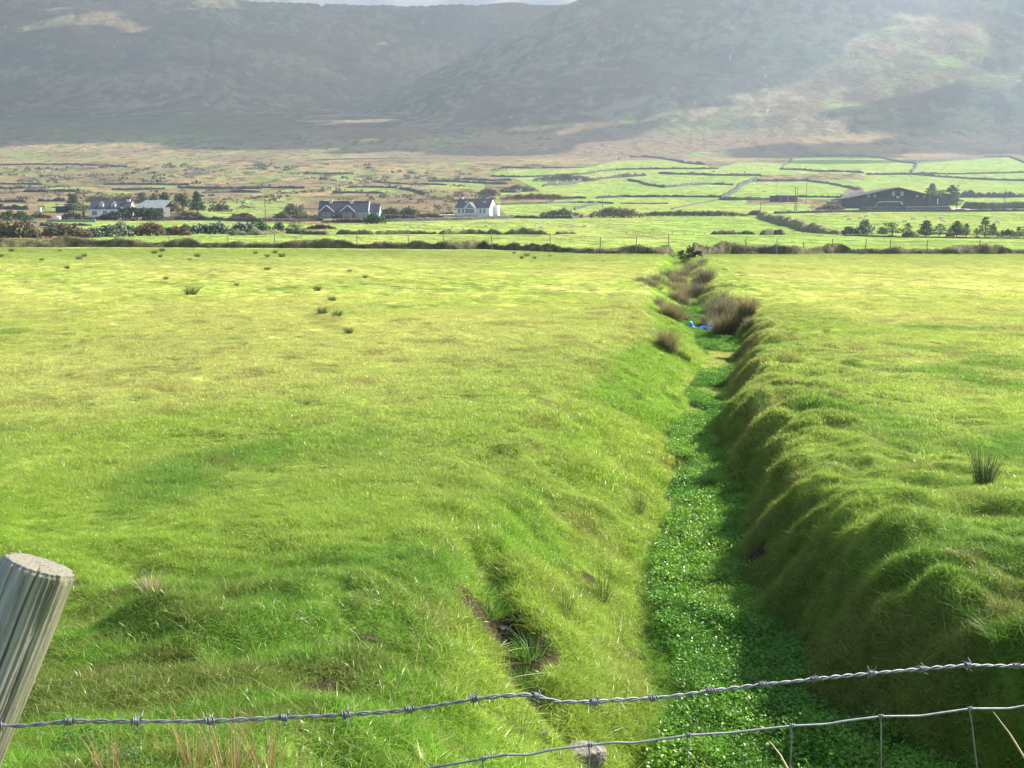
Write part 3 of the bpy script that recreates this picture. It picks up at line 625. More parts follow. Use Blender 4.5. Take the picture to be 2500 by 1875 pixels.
wl_ = [
 # middle of the valley
 ([c3(60,265),c3(250,270),c3(440,265),c3(640,255),c3(800,245),c3(900,232)],1.5,'grey wall edging the lowest strip of the upper left green field'),
 ([c3(910,226),c3(1050,212),c3(1240,208),c3(1420,206),c3(1650,205),c3(1870,203)],1.6,'straight grey wall just below the topmost bright field'),
 ([c3(140,192),c3(260,197),c3(380,200)],1.4,'short wall piece at the far left corner of the top fields'),
 ([c3(460,197),c3(650,197),c3(790,192),c3(900,176),c3(980,150),c3(1060,128)],1.4,'wall rising along the brown moor edge to the top field'),
 ([c3(1070,128),c3(1160,110),c3(1300,110),c3(1450,128),c3(1600,158),c3(1760,172)],2.2,'thick humped wall crowning the top middle field'),
 ([c3(470,342),c3(620,332),c3(780,302),c3(950,284),c3(1100,270),c3(1290,258)],2.2,'thick tumbled wall climbing right in the middle of the green fields'),
 ([c3(140,390),c3(250,392),c3(400,375)],2.2,'ragged dark wall lump left of the big middle field'),
 ([c3(1390,240),c3(1500,248),c3(1650,248),c3(1850,257),c3(2212,260)],1.8,'long wall under the shaded field where cattle graze'),
 ([c3(1150,292),c3(1180,302),c3(1250,312),c3(1330,338),c3(1430,352),c3(1530,347),c3(1640,332),c3(1800,327),c3(1990,332)],1.7,'curving wall with a dip in the centre of the green fields'),
 ([c3(2170,285),c3(2130,300),c3(2050,335),c3(2000,385),c3(1930,425),c3(1890,450)],2.0,'pale stony wall running down towards the viewer left of the sheep field'),
 ([c3(890,438),c3(1100,428),c3(1400,428),c3(1650,428),c3(1900,430)],1.3,'long straight low wall below the curving wall'),
 ([c3(600,445),c3(700,438),c3(820,438)],1.2,'short dark wall at the right end of the brown bracken patch'),
 ([c3(100,492),c3(300,482),c3(500,478),c3(700,472),c3(900,472),c3(1030,480)],.8,'low wall running right from the white gabled house'),
 ([c3(1090,478),c3(1200,480),c3(1470,480)],.6,'broken low wall in the middle of the lower green fields'),
 ([c3(720,528),c3(800,508),c3(900,482)],1.0,'short slanting wall above the dark thorn hedge'),
 ([c3(1890,450),c3(2000,452),c3(2212,444)],1.4,'dark wall left of the grey field shed'),
 ([c3(1500,522),c3(1600,502),c3(1700,478),c3(1850,452)],.5,'faint slanting tumbled wall in the lower green field'),
 ([c3(0,602),c3(250,592),c3(450,597),c3(700,597),c3(800,587),c3(870,582)],.9,'roadside wall right of the white gabled house'),
 ([c4(335,203),c4(360,172),c4(400,142),c4(455,108)],1.6,'short wall climbing the left end of the big dull green field'),
 ([c4(465,106),c4(600,100),c4(800,96),c4(1000,101),c4(1150,122),c4(1300,152),c4(1385,158)],1.6,'arched wall along the top of the dull green field under the mountain'),
 ([c4(330,203),c4(500,207),c4(650,222),c4(850,222),c4(980,232)],1.8,'wall along the foot of the dull green field, left part'),
 ([c4(1340,228),c4(1370,195),c4(1390,148)],2.4,'pale steep wall joining the two top right fields'),
 ([c4(1395,152),c4(1550,142),c4(1700,122),c4(1900,107),c4(2100,107),c4(2212,152),(2560,410)],2.0,'humped wall round the top of the far right field'),
 ([c4(990,243),c4(1200,242),c4(1350,242),c4(1600,262),c4(1800,277),c4(2212,292),(2560,446)],1.7,'long wall behind the barn running off to the right edge'),
 ([c4(1385,234),c4(1600,240),c4(1900,235),c4(2212,227),(2560,420)],1.5,'upper wall at far right, above the thin wedge of field'),
 ([c4(0,332),c4(60,302),c4(140,292)],1.8,'pale wall corner at the left of the small sheep field'),
 ([c4(145,292),c4(300,292),c4(540,292),c4(700,312),c4(850,342),c4(960,372)],1.6,'wall along the top of the small sheep field left of the barn'),
 ([c4(965,374),c4(850,402),c4(800,418)],1.6,'rubble wall bending down to the left corner of the barn'),
 ([c4(0,437),c4(100,437),c4(270,432)],1.1,'low wall running to the left side of the grey shed'),
 ([c4(470,418),c4(650,417),c4(800,422)],1.1,'low wall between the grey shed and the barn'),
 ([c4(1710,418),c4(1850,418),c4(2000,418),c4(2212,415),(2580,481)],3.2,'tall wall right of the barn trees'),
 ([c4(935,520),c4(1100,518),c4(1300,518),c4(1650,512)],1.6,'yard wall with a pale top before the barn'),
 ([c4(280,542),c4(600,537),c4(900,530),c4(1300,528),c4(1700,527),c4(2212,524),(2580,516)],.9,'roadside wall below the barn'),
 # left
 ([c1(-100,68),c1(200,70),c1(360,74)],1.3,'wall at the far left on the high moor'),
 ([c1(870,74),c1(1300,73),c1(1600,78)],1.5,'long thin wall high above the white cottage'),
 ([c1(-100,106),c1(200,106),c1(400,102)],1.4,'ragged wall at the far left above the cottage garden'),
 ([c1(200,134),c1(400,136),c1(650,134)],1.6,'dark wall above the conifer beside the cottage'),
 ([c1(320,213),c1(420,214),c1(560,213)],2.2,'thick wall behind the garden lawn at left'),
 ([c1(-100,222),c1(100,222),c1(225,222)],1.4,'short wall at the left edge beside the small green field'),
 ([c1(-100,280),c1(100,282),c1(250,284)],2.2,'stony wall at the left edge above the round hedge'),
 ([c1(1190,372),c1(1500,370),c1(1800,374),c1(2212,388)],1.1,'roadside wall between the white cottage and the dark bungalow'),
 ([c1(940,118),c1(1200,116),c1(1400,112)],1.4,'wall behind the dark conifers on the moor'),
 ([c1(1500,104),c1(1800,106),c1(2212,108)],1.5,'wall right of the tallest dark conifers on the moor'),
 ([c1(1700,148),c1(1950,138),c1(2180,140)],1.4,'short humped wall below the tall moor wall right of the conifers'),
 ([c1(260,432),c1(340,412),c1(460,432)],.6,'small curved wall piece at left below the garden'),
 ([c2(100,384),c2(350,382),c2(650,380)],1.0,'low roadside wall left of the dark bungalow'),
 ([c2(1200,384),c2(1500,378),c2(1900,368),c2(2212,358)],.9,'roadside wall between the bungalow and the white gabled house'),
 ([c2(0,102),c2(250,102),c2(500,106)],1.5,'moor wall up behind the dark bungalow at left'),
 ([c2(0,138),c2(130,138)],1.5,'very short moor wall left of the bungalow'),
 ([c2(730,142),c2(900,144),c2(1160,148)],1.3,'moor wall just above the bungalow roof'),
 ([c2(860,98),c2(1060,96),c2(1280,102)],1.3,'higher moor wall above the bungalow'),
 ([c2(1540,45),c2(1800,50),c2(2212,70)],1.6,'moor wall far above the white gabled house'),
 ([c2(1080,48),c2(1400,72),c2(1700,78)],1.2,'thin slanting moor wall between the two houses'),
 ([c2(1300,110),c2(1420,130),c2(1520,160)],1.7,'tumbled wall slanting down on the moor between the houses'),
 ([cA(0,715),cA(300,712),cA(550,722)],1.5,'highest moor wall at the left edge'),
 ([cA(1310,752),cA(1420,752),cA(1530,752)],1.5,'short moor wall by the end of the dark track'),
 ([cA(1960,775),cA(2100,782),cA(2212,780)],1.6,'moor wall at the left tip of the green fields'),
 ([cA(800,755),cA(900,748),cA(910,740)],2.0,'heap of wall stones alone on the tan moor'),
]
for pts, h, lab in wl_: wall(W, pts, h, max(1.0, h*.9), lab, rag=.06 if 'yard' in lab else (.3 if h < 2 else .45))
# grassy hedge bank running down at the right, low banks beyond the second fence
wall('hedge_bank', [c4(180,565),c4(230,592),c4(320,615),c4(430,645),c4(560,682),c4(690,698),c4(800,702)], 1.5, 3.0, 'shaggy grassy bank curving down right of the big sheep field', 'bank', noisy('shaggy_bank', (.10, .095, .05), (.24, .22, .10), 1.2, 1, 1, 5), .5, group='low field banks')
wall('stone_wall', [c4(110,552),c4(150,556),c4(190,556)], 1.6, 3, 'squat wall end at the head of the curving grassy bank', rag=.3)
for pts, h, lab in [([c1(-50,402),c1(200,398),c1(500,412),c1(760,420)],.5,'low bank at the far left under the gardens'),
  ([c2(-130,500),c2(100,498),c2(350,482),c2(520,492),c2(700,494)],.8,'low bank behind the second fence, left part'),
  ([c2(760,492),c2(1000,492),c2(1400,489),c2(1620,490)],.7,'low bank behind the second fence below the bungalow'),
  ([c2(1640,492),c2(1760,490),c2(1960,488),c2(2212,492),c3(495,722)],.9,'low bank behind the second fence below the white gabled house'),
  ([c3(580,722),c3(730,720)],.6,'small low earth hump right of the grazing sheep'),
  ([c3(1820,724),c3(2000,722),c3(2160,724)],.6,'low earth hump towards the right before the sheep field'),
  ([c4(180,706),c4(270,702),c4(365,706)],.8,'dark low hump left of the grassy bank foot'),
  ([c4(830,712),c4(1300,726),c4(1750,732),c4(2212,735),(2600,583)],.3,'long low bank under the row of small conifers')]:
    wall('low_bank', pts, h, 1.6, lab, 'bank', M_TURFB, .5, group='low field banks')
# the big turf bank that closes the near field
def big_bank(pts, lab, h):
    L = ground_line(pts, .35); n = len(L); P = np.array([[p.x, p.y] for p in L]); s = np.arange(n)*.35
    hh = h*.82*np.clip(.86+.85*np.maximum(fbm(s/4.2, s*0+h, 3, 201), -.38)+.22*fbm(s/1.1, s*0+h, 2, 203), .5, 1.6)
    hh *= np.clip(np.minimum(np.arange(n), np.arange(n)[::-1])*.35/1.2, .15, 1)
    prof = [(-1.15, -.3), (-1.0, .12), (-.85, .45), (-.72, .8), (-.4, 1.0), (0, 1.02), (.4, .95), (.75, .6), (1.1, .2), (1.4, -.2)]
    K = len(prof); V = np.zeros((n, K, 3)); zg = zt(P[:, 0], P[:, 1])
    for k, (a, b) in enumerate(prof):
        V[:, k, 0] = P[:, 0]+.25*fbm(s/.8, s*0+k, 2, 210); V[:, k, 1] = P[:, 1]+1.0+a+.55*fbm(s/1.6, s*0+k*.4, 2, 211)
        V[:, k, 2] = zg+b*hh+(.12*fbm(s/.6, s*0+k*.8, 2, 212) if b > .1 else -.2)
    ix = np.arange(n*K).reshape(n, K); q = np.stack([ix[:-1, :-1], ix[1:, :-1], ix[1:, 1:], ix[:-1, 1:]], -1).reshape(-1, 4)
    me = npmesh('turf_bank', V, list(q.ravel())+list(ix[0])+list(ix[-1, ::-1]), [4]*len(q)+[K, K]); me.polygons.foreach_set('use_smooth', np.ones(len(me.polygons), bool))
    o = link('turf_bank', me, M_SOILB); tag(o, lab, 'bank')
    # shaggy dead grass on its face and green grass on its crown
    m1 = []; 
    nb = n*26; kk = rng.integers(0, n, nb); tt = rng.random(nb); col = np.zeros(nb); pr_a = np.array([p[0] for p in prof[:8]]); 
    kf = tt*7; k0 = kf.astype(int); fr = kf-k0; A = V[kk, k0]*(1-fr)[:, None]+V[kk, k0+1]*fr[:, None]
    top = tt > .5
    hh2 = rng.uniform(.05, .2, nb); dirx = rng.normal(0, .12, nb); diry = np.where(top, rng.normal(0, .1, nb), -rng.uniform(.02, .16, nb))
    B = A+np.stack([dirx, diry, hh2*np.where(top, .9, .55)], -1); wv = np.stack([rng.uniform(.015, .035, nb), np.zeros(nb), np.zeros(nb)], -1)
    VV = np.stack([A-wv, A+wv, B], 1).reshape(-1, 3)
    g = npmesh('bank_grass', VV, np.arange(nb*3), np.full(nb, 3)); T = np.repeat(rng.random(nb), 3).astype(np.float32); a_ = g.attributes.new('tint', 'FLOAT', 'POINT'); a_.data.foreach_set('value', T)
    pale = (fbm(V[kk, 0, 0]/2.2, V[kk, 0, 0]*0, 2, 220) > .05)&(tt < .4)
    mi = np.where(top, 1, np.where(pale, 0, 2)).astype(np.int32)
    go = link('bank_grass', g, [F_STRAW2, F_OLIVEG, F_DARKG], o); g.polygons.foreach_set('material_index', mi); tag(go, kind='stuff')
    return L, hh
F_STRAW2 = folmat('pale_dead_grass', (.25, .205, .125), trans=.3); F_OLIVEG = folmat('olive_grass', (.115, .125, .035), trans=.4); F_DARKG = folmat('dark_bank_grass', (.06, .055, .03), trans=.3)
big_bank([(-60,603),(0,604),c1(300,600),c1(640,598),c1(1100,600),c1(1700,602),c1(2212,606),c2(600,608),c2(1200,612),c2(1700,618),c3(0,840),c3(300,852),c3(700,872),c3(1000,880),c3(1250,878),c3(1420,880),c3(1530,895)], 'dark shaggy turf bank closing the near field left of the ditch', 1.05)
big_bank([c3(1660,900),c3(1800,885),c3(2000,880),c3(2212,880),c4(400,858),c4(800,852),c4(1200,856),c4(1600,856),c4(2212,855),(2600,620)], 'dark turf bank closing the near field right of the ditch', 1.0)

# ------------------------------------------------------------------ post and wire fences (one fence: posts + wires)
def fence(posts, hpost, label, nw=2, rad=.05, offy=.9):
    o = empty('wire_fence', gp(*posts[0])); tag(o, label, 'wire fence'); b0 = o.location.copy(); tops = []
    for i, (px, py, hh) in enumerate(posts):
        g = gp(px, py); g.y += offy; g.z = gz(g.x, g.y); hp = hh/F*g.y
        mb = MB(); lean = random.uniform(-.06, .06); top = Vector((g.x+lean*hp, g.y, g.z+hp)); mb.tube([g-Vector((0, 0, .3)), top], [rad, rad*.9], 6)
        p = mb.build('post', M_POST, o); p.location = -b0; tops.append((g, top))
    for k in range(nw):
        mb = MB()
        for (g0, t0), (g1, t1) in zip(tops[:-1], tops[1:]):
            f = .93-.3*k; a = g0.lerp(t0, f); b = g1.lerp(t1, f); mid = (a+b)/2-Vector((0, 0, .03)); mb.tube([a, mid, b], .006, 3, cap=False)
        w_ = mb.build('wire', M_THIN, o); w_.location = -b0
    return o
pts_l = [c1(298,598)+(40,), c1(543,598)+(41,), c1(993,596)+(38,), c1(1415,600)+(35,), c1(1910,602)+(40,)]
pts_l += [c2(232,606)+(38,), c2(462,606)+(45,), c2(930,608)+(40,), c2(1372,614)+(46,), c2(1665,618)+(40,), c2(2078,622)+(45,)]
pts_m = [c3(538,862)+(42,), c3(935,876)+(39,), c3(1219,880)+(40,), c3(1484,880)+(44,)]
pts_r = [c3(1905,883)+(34,), c3(2095,880)+(38,)]
pts_r2 = [c4(315,860)+(36,), c4(525,856)+(30,), c4(752,854)+(36,), c4(1005,856)+(36,), c4(1205,857)+(35,), c4(1483,856)+(33,), c4(1897,856)+(35,), (2560,620,34)]
fence(pts_l+pts_m, 0, 'grey wooden posts and wire along the turf bank left of the ditch')
fence(pts_r+pts_r2, 0, 'grey wooden posts and wire along the turf bank right of the ditch')
fence([c1(690,445)+(7,), c1(818,445)+(7,), c1(1910,392)+(9,)], 0, 'thin fence at the far left behind the flowering scrub', 1, .06, 0)
fence([c2(850,490)+(8,), c2(1153,492)+(9,), c2(1550,492)+(8,), c3(580,722)+(7,), c3(752,722)+(4,), c3(1010,720)+(4,), c3(1135,720)+(6,), c3(1320,720)+(6,), c3(1500,722)+(7,), c3(1672,724)+(5,), c3(1762,724)+(6,), c3(2022,722)+(6,), c4(540,700)+(5,)], 0, 'line of small posts across the lawn green strip below the sheep', 1, .06, 0)
fence([c4(655,668)+(12,), c4(683,668)+(11,), c4(712,670)+(11,), c4(740,672)+(9,), c4(768,673)+(8,), c4(793,675)+(7,)], 0, 'short row of close set stakes beside the shaggy bank', 0, .05, 0)
fence([c4(578,520)+(18,), c4(600,535)+(14,), c4(565,470)+(4,)], 0, 'small fence corner left of the barn track', 1, .08, 0)

# ------------------------------------------------------------------ poles
def pole(px, py, hpx, label, mat=None, arm=False, rad=.14, lean=0):
    g = gp(px, py); h = hpx/F*g.y; o = empty('utility_pole', g); tag(o, label, 'pole', 'poles along the valley road')
    mb = MB(); mb.tube([(0, 0, -.4), (lean*h, 0, h)], [rad, rad*.7], 8); mb.build('shaft', mat or M_WOODP, o)
    mb = MB(); zt_ = h-.25
    if arm: mb.box(-.9, .9, -.06, .06, zt_-.15, zt_); [mb.tube([(x, 0, zt_), (x, 0, zt_+.3)], .06, 5) for x in (-.8, .0, .8)]
    else: mb.tube([(lean*h, 0, h), (lean*h, 0, h+.2)], .07, 5)
    mb.build('insulator', M_THIN, o); return o
pole(*c1(1226,362), 25, 'pale short pole before the dark hedge at the white cottage', M_PALEP, rad=.28)
pole(*c1(20,288), 18, 'short grey pole at the far left edge')
pole(*c1(243,282), 13, 'small grey pole beside the stony wall at far left')
pole(*c2(166,362), 48, 'slim pole on the green slope left of the bungalow')
pole(*c2(1592,330), 46, 'faint pole on the moor left of the white gabled house')
pole(*c2(1667,352), 30, 'faint pole right beside the white gabled house')
pole(*c3(945,540), 28, 'thin pole in the green field above the thorn hedges')
pole(*c4(178,535), 26, 'thin short pole at the wall end below the grey shed')
pole(*c4(443,540), 63, 'left pole of the pair beside the grey shed', arm=True, rad=.2)
pole(*c4(458,535), 55, 'right pole of the pair beside the grey shed')
pole(*c4(530,472), 48, 'single pole right of the grey shed', rad=.17)
pole(*c4(1480,515), 37, 'pole before the barn front at its right end', rad=.17)
pole(*c4(1690,530), 65, 'tall pole beside the lane right of the barn trees', arm=True, rad=.2, lean=.01)
pole(*c4(2060,500), 42, 'pole behind the hedge wall at far right', rad=.17)

# ------------------------------------------------------------------ buildings
def poly_slab(mb, pts, th, m=0):
    """flat polygon (3D) thickened downwards along its normal"""
    P = [Vector(p) for p in pts]; nrm = (P[1]-P[0]).cross(P[2]-P[0]).normalized()
    if nrm.z < 0: nrm = -nrm; P.reverse()
    n = len(P); mb.add([p for p in P]+[p-nrm*th for p in P], [tuple(range(n)), tuple(range(2*n-1, n-1, -1))]+[(i, i+n, (i+1) % n+n, (i+1) % n) for i in range(n)], m)
def gable(o, x0, x1, y0, y1, he, hr, wm, rm, ov=.25, prefix='', split=None):
    mb = MB(); yc = (y0+y1)/2; vs = []
    prof = [(y0, -.6), (y0, he), (yc, hr), (y1, he), (y1, -.6)]
    mb.add([(x0, y, z) for y, z in prof]+[(x1, y, z) for y, z in prof], [(0, 1, 2, 3, 4), (9, 8, 7, 6, 5)]+[(i, i+5, (i+1) % 5+5, (i+1) % 5) for i in range(5)])
    mb.build('wall', wm, o)
    mb = MB(); sl_ = (hr-he)/(yc-y0)
    for s in (0, 1):
        ya = (y0-ov) if s == 0 else (y1+ov); za = he-ov*sl_
        poly_slab(mb, [(x0-ov*.4, ya, za+.16), (x1+ov*.4, ya, za+.16), (x1+ov*.4, yc, hr+.16), (x0-ov*.4, yc, hr+.16)], .14)
    return mb.build('roof', rm, o)
def window(o, x, z, w_, h, y, pane=None, frame=None, bars=1, ny=-1):
    mb = MB(); t = .08
    mb.box(x-w_/2-t, x-w_/2, y-.06, y+.05, z-t, z+h+t); mb.box(x+w_/2, x+w_/2+t, y-.06, y+.05, z-t, z+h+t)
    mb.box(x-w_/2, x+w_/2, y-.06, y+.05, z-t, z); mb.box(x-w_/2, x+w_/2, y-.06, y+.05, z+h, z+h+t)
    for k in range(bars): xx = x-w_/2+w_*(k+1)/(bars+1); mb.box(xx-.03, xx+.03, y-.05, y+.03, z, z+h)
    mb.box(x-w_/2, x+w_/2, y-.045, y+.03, z+h*.5-.03, z+h*.5+.03)
    f = mb.build('window', frame or M_WHITE, o)
    mb = MB(); mb.box(x-w_/2, x+w_/2, y-.02, y+.04, z, z+h); mb.build('pane', pane or M_GLASS, f); return f
def chimney(rf, x, y, z0, z1, w_, d, mat, cap=None):
    mb = MB(); mb.box(x-w_/2, x+w_/2, y-d/2, y+d/2, z0, z1); mb.box(x-w_/2-.08, x+w_/2+.08, y-d/2-.08, y+d/2+.08, z1, z1+.15)
    ch = mb.build('chimney', mat, rf)
    mb = MB(); [mb.tube([(x+k*w_*.22, y, z1+.15), (x+k*w_*.22, y, z1+.5)], .12, 8) for k in (-1, 1)]; return ch
def bscale(px0, px1, row):  # metres per photo pixel at that ground point
    return gp((px0+px1)/2, row).y/F
# dark stone bungalow
g = gp(*c2(612,356)); k = g.y/F*1.016; B = empty('dark_bungalow', g, 0); tag(B, 'dark stone fronted bungalow with two front gables and white end gable', 'house')
u = k/3.456           # metres per zoomed pixel
rf = gable(B, 0, 410*u, 0, 7.0, 56*u, 134*u, M_DARKST, M_SLATE)
chimney(rf, 95*u, 3.2, 122*u, 147*u, 26*u, .9, M_CREAM); chimney(rf, 265*u, 3.2, 118*u, 147*u, 26*u, .9, M_CREAM)
mb = MB(); mb.box(-.1, 410*u+.1, 3.35, 3.65, 134*u+.12, 134*u+.3); mb.build('ridge', M_RED, rf)
for gx in (72, 245):
    x0, x1 = (gx-62)*u, (gx+62)*u; xm = gx*u
    mb = MB(); mb.prism([(x0, -.5), (x1, -.5), (x1, 52*u), (xm, 104*u), (x0, 52*u)], -1.2, .02); fg = mb.build('front_gable', M_DARKST, B)
    mb = MB(); sx = x0-.3, x1+.3; zz = 52*u-.3*(52/62)
    poly_slab(mb, [(sx[0], -1.4, zz+.15), (xm, -1.4, 104*u+.15), (xm, 3.0, 104*u+.15), (sx[0], 3.0, zz+.15)], .13); poly_slab(mb, [(sx[1], -1.4, zz+.15), (xm, -1.4, 104*u+.15), (xm, 3.0, 104*u+.15), (sx[1], 3.0, zz+.15)], .13)
    gr = mb.build('gable_roof', M_SLATE, fg)
    mb = MB()
    for s in (0, 1):
        xa = sx[s]; poly_slab(mb, [(xa, -1.5, zz+.26), (xm, -1.5, 104*u+.26), (xm, -1.4-.004, 104*u+.26), (xa, -1.404, zz+.26)], .3)
    mb.build('bargeboard', M_WHITE, fg)
    for dx in (-32, 12): window(fg, (gx+dx+8)*u, 8*u, 24*u, 34*u, -1.2, bars=1)
window(B, 155*u, 8*u, 22*u, 30*u, 0, bars=0)
mb = MB(); mb.box(306*u, 406*u, -.12, -.003, -.5, 54*u); mb.build('cream_panel', M_GREYW, B)
for x in (330, 378): window(B, x*u, 12*u, 18*u, 28*u, -.12)
mb = MB(); mb.box(410*u, 410*u+.35, -.1, 7.1, -.5, 52*u); poly_slab(mb, [(410*u, -.3, 56*u), (410*u+.35, -.3, 56*u), (410*u+.35, 3.5, 138*u), (410*u, 3.5, 138*u)], .35); poly_slab(mb, [(410*u, 7.3, 56*u), (410*u+.35, 7.3, 56*u), (410*u+.35, 3.5, 138*u), (410*u, 3.5, 138*u)], .35)
mb.prism([(0, 0)]*0 or [(410*u+.02, 0), (410*u+.33, 0), (410*u+.33, .1), (410*u+.02, .1)], 0, 7, 0); mb.build('parapet', M_WHITE, B)
rg_ = gable(B, 410*u+.36, 500*u, .8, 6.4, 50*u, 118*u, M_WHITE, M_SLATE); rg_.name = 'wing_roof'
# white gabled house
g = gp(*c2(1772,336)); u = g.y/F*1.016/3.456; H = empty('white_house', g, R(-17)); tag(H, 'pale house with slate roof and one glazed front gable', 'house')
Wd = 292*u; rf = gable(H, 0, Wd, 0, 8.2, 68*u, 138*u, M_WHITE, M_SLATE)
chimney(rf, 30*u, 4.1, 130*u, 150*u, 14*u, .6, M_WHITE)
gx = 132; x0, x1, xm = (gx-46)*u, (gx+46)*u, gx*u
mb = MB(); mb.prism([(x0, -.5), (x1, -.5), (x1, 62*u), (xm, 108*u), (x0, 62*u)], -1.4, .02); fg = mb.build('front_gable', M_WHITE, H)
mb = MB()
for s, xa in ((0, x0-.25), (1, x1+.25)): poly_slab(mb, [(xa, -1.7, 60*u), (xm, -1.7, 112*u), (xm, 2.5, 112*u), (xa, 2.5, 60*u)], .14)
mb.build('gable_roof', M_SLATE, fg)
mb = MB(); poly_slab(mb, [(x1+.25, -1.86, 62*u), (xm, -1.86, 114*u), (xm, -1.704, 114*u), (x1+.25, -1.704, 62*u)], .3); poly_slab(mb, [(x0-.25, -1.86, 62*u), (xm, -1.86, 114*u), (xm, -1.704, 114*u), (x0-.25, -1.704, 62*u)], .3); mb.build('bargeboard', M_WHITE, fg)
window(fg, xm, 22*u, 74*u, 34*u, -1.4, bars=4)
mb = MB(); mb.prism([(x0+.5, 62*u), (x1-.5, 62*u), (xm, 100*u)], -1.44, -1.403); mb.build('gable_glass', M_CLEAR, fg)
for x in (30, 62, 215, 248): window(H, x*u, 24*u, 18*u, 34*u, 0)
mb = MB(); mb.box(90*u, 180*u, -2.2, -1.42, -.4, 14*u); mb.build('terrace', M_PALE, H)
for x in (75, 232):
    sl_ = (138-68)*u/4.1; y0 = 1.9; z0 = 68*u+y0*sl_+.17; mb = MB(); poly_slab(mb, [(x*u-.5, y0, z0+.08), (x*u+.5, y0, z0+.08), (x*u+.5, y0+.9, z0+.08+.9*sl_), (x*u-.5, y0+.9, z0+.08+.9*sl_)], .07); mb.build('skylight', M_CLEAR, rf)
mb = MB(); mb.box(Wd+.0-.5, Wd+1.6, 5.0, 7.6, -.5, 90*u); mb.build('rear_return', M_WHITE, H)
# white cottage at left
g = gp(*c1(752,342)); u = g.y/F*1.03/3.456; H = empty('white_cottage', g, 0); tag(H, 'long white cottage with slate roof and dormers behind a hedge', 'house')
rf = gable(H, 0, 330*u, 0, 7.0, 62*u, 124*u, M_WHITE, M_SLATE)
chimney(rf, 300*u, 3.5, 112*u, 136*u, 26*u, .9, M_WHITE)
for x in (95, 195):
    mb = MB(); mb.prism([((x-16)*u, 66*u), ((x+16)*u, 66*u), ((x+16)*u, 104*u), (x*u, 120*u), ((x-16)*u, 104*u)], .7, 3.2); d = mb.build('dormer', M_WHITE, H)
    mb = MB(); [poly_slab(mb, [((x+s*20)*u, .5, 102*u), (x*u, .5, 123*u), (x*u, 3.3, 123*u), ((x+s*20)*u, 3.3, 102*u)], .12) for s in (-1, 1)]; mb.build('dormer_roof', M_SLATE, d)
    window(d, x*u, 74*u, 18*u, 24*u, .7)
for x, w_ in ((45, 40), (130, 34), (190, 34), (240, 26)): window(H, x*u, 12*u, w_*u, 34*u, 0)
# open fronted shed with the pale roof
g = gp(*c1(1130,345)); u = g.y/F*1.03/3.456; H = empty('garden_shed', g, 0); tag(H, 'long shed with a pale green metal roof behind the dark hedge', 'shed')
mb = MB(); mb.box(0, 240*u, 0, 8, -.5, 78*u); mb.build('wall', M_DARKST, H)
mb = MB(); poly_slab(mb, [(0, -.5, 76*u), (250*u, -.5, 76*u), (250*u, 8.5, 138*u), (40*u, 8.5, 138*u)], .15); mb.build('roof', M_TINR, H)
mb = MB(); mb.box(-1*u, 250*u, -.65, -.503, 70*u, 79*u); mb.build('fascia', M_WHITE, H)
g = gp(*c1(470,306)); u = g.y/F*1.03/3.456; H = empty('small_shed', g, 0); tag(H, 'small dark shed with a pale lean-to roof left of the first conifer', 'shed')
mb = MB(); mb.box(0, 95*u, 0, 5, -.4, 48*u); mb.build('wall', M_BARN, H); mb = MB(); poly_slab(mb, [(-.2, -.3, 49*u), (97*u, -.3, 49*u), (97*u, 5.3, 60*u), (-.2, 5.3, 60*u)], .15); mb.build('roof', M_TINR, H)
# oil tank / white gate pieces
g = gp(*c1(335,300)); mb = MB(); mb.box(-.7, .7, -.5, .5, 0, 1.5); mb.box(-.78, .78, -.58, .58, 1.5, 1.62); o = mb.build('garden_tank', M_WHITE, None, g); tag(o, 'small white box on the lawn at far left', 'tank')
g = gp(*c1(497,372)); mb = MB(); mb.tube([(-.62, 0, .7), (-.5, 0, .7), (.5, 0, .7), (.62, 0, .7)], [.3, .6, .6, .3], 14); mb.box(-.4, .4, -.5, .5, -.2, .2); o = mb.build('oil_tank', M_WHITE, None, g, smooth=False); tag(o, 'round white tank beside the blue grey drive', 'tank')
g = gp(*c1(660,388)); mb = MB(); mb.box(-9, 5, -.15, .15, -.4, .7); mb.box(-9, 5, -.2, .2, .7, .78); o = mb.build('garden_wall', M_GREYW, None, g); tag(o, 'low pale rendered wall before the white cottage garden', 'wall')
g = gp(*c2(1612,345)); mb = MB(); poly_slab(mb, [(-6.5, -1, .3), (6.5, -1, .9), (6.5, 2, 1.1), (-6.5, 2, .5)], .4); o = mb.build('concrete_ramp', M_PALE, None, g); tag(o, 'pale slanting concrete ramp left of the white gabled house', 'ramp')
# barn
g = gp(*c4(1232,500)); u = g.y/F*1.0/3.16*1.02; H = empty('barn', g, R(-2)); tag(H, 'big dark clad barn with low pitched roof and pale sign', 'barn')
xl, xr, xm = -240, 240, 0
mb = MB(); mb.prism([(-232*u, -1), (238*u, -1), (238*u, 95*u), (0, 150*u), (-232*u, 98*u)], 0, 26); wl = mb.build('wall', M_BARN, H)
mb = MB(); mb.box(-395*u, 372*u, -.35, -.003, -1, 76*u); mb.build('concrete_front', M_BARNW, H)
mb = MB(); mb.prism([(-397*u, -1), (-233*u, -1), (-233*u, 98*u), (-397*u, 66*u)], 0, 22); mb.build('lean_to', M_BARN, H)
mb = MB(); mb.prism([(239*u, -1), (375*u, -1), (375*u, 74*u), (239*u, 92*u)], 0, 22); mb.build('lean_to', M_BARNR, H)
mb = MB()
for (xa, za, xb, zb, d) in ((-240, 97, 0, 151, 26.5), (244, 94, 0, 151, 26.5), (-402, 66, -228, 101, 22.5), (380, 73, 232, 94, 22.5)):
    poly_slab(mb, [(xa*u, -.6, za*u+.2), (xb*u, -.6, zb*u+.2), (xb*u, d, zb*u+.2), (xa*u, d, za*u+.2)], .3)
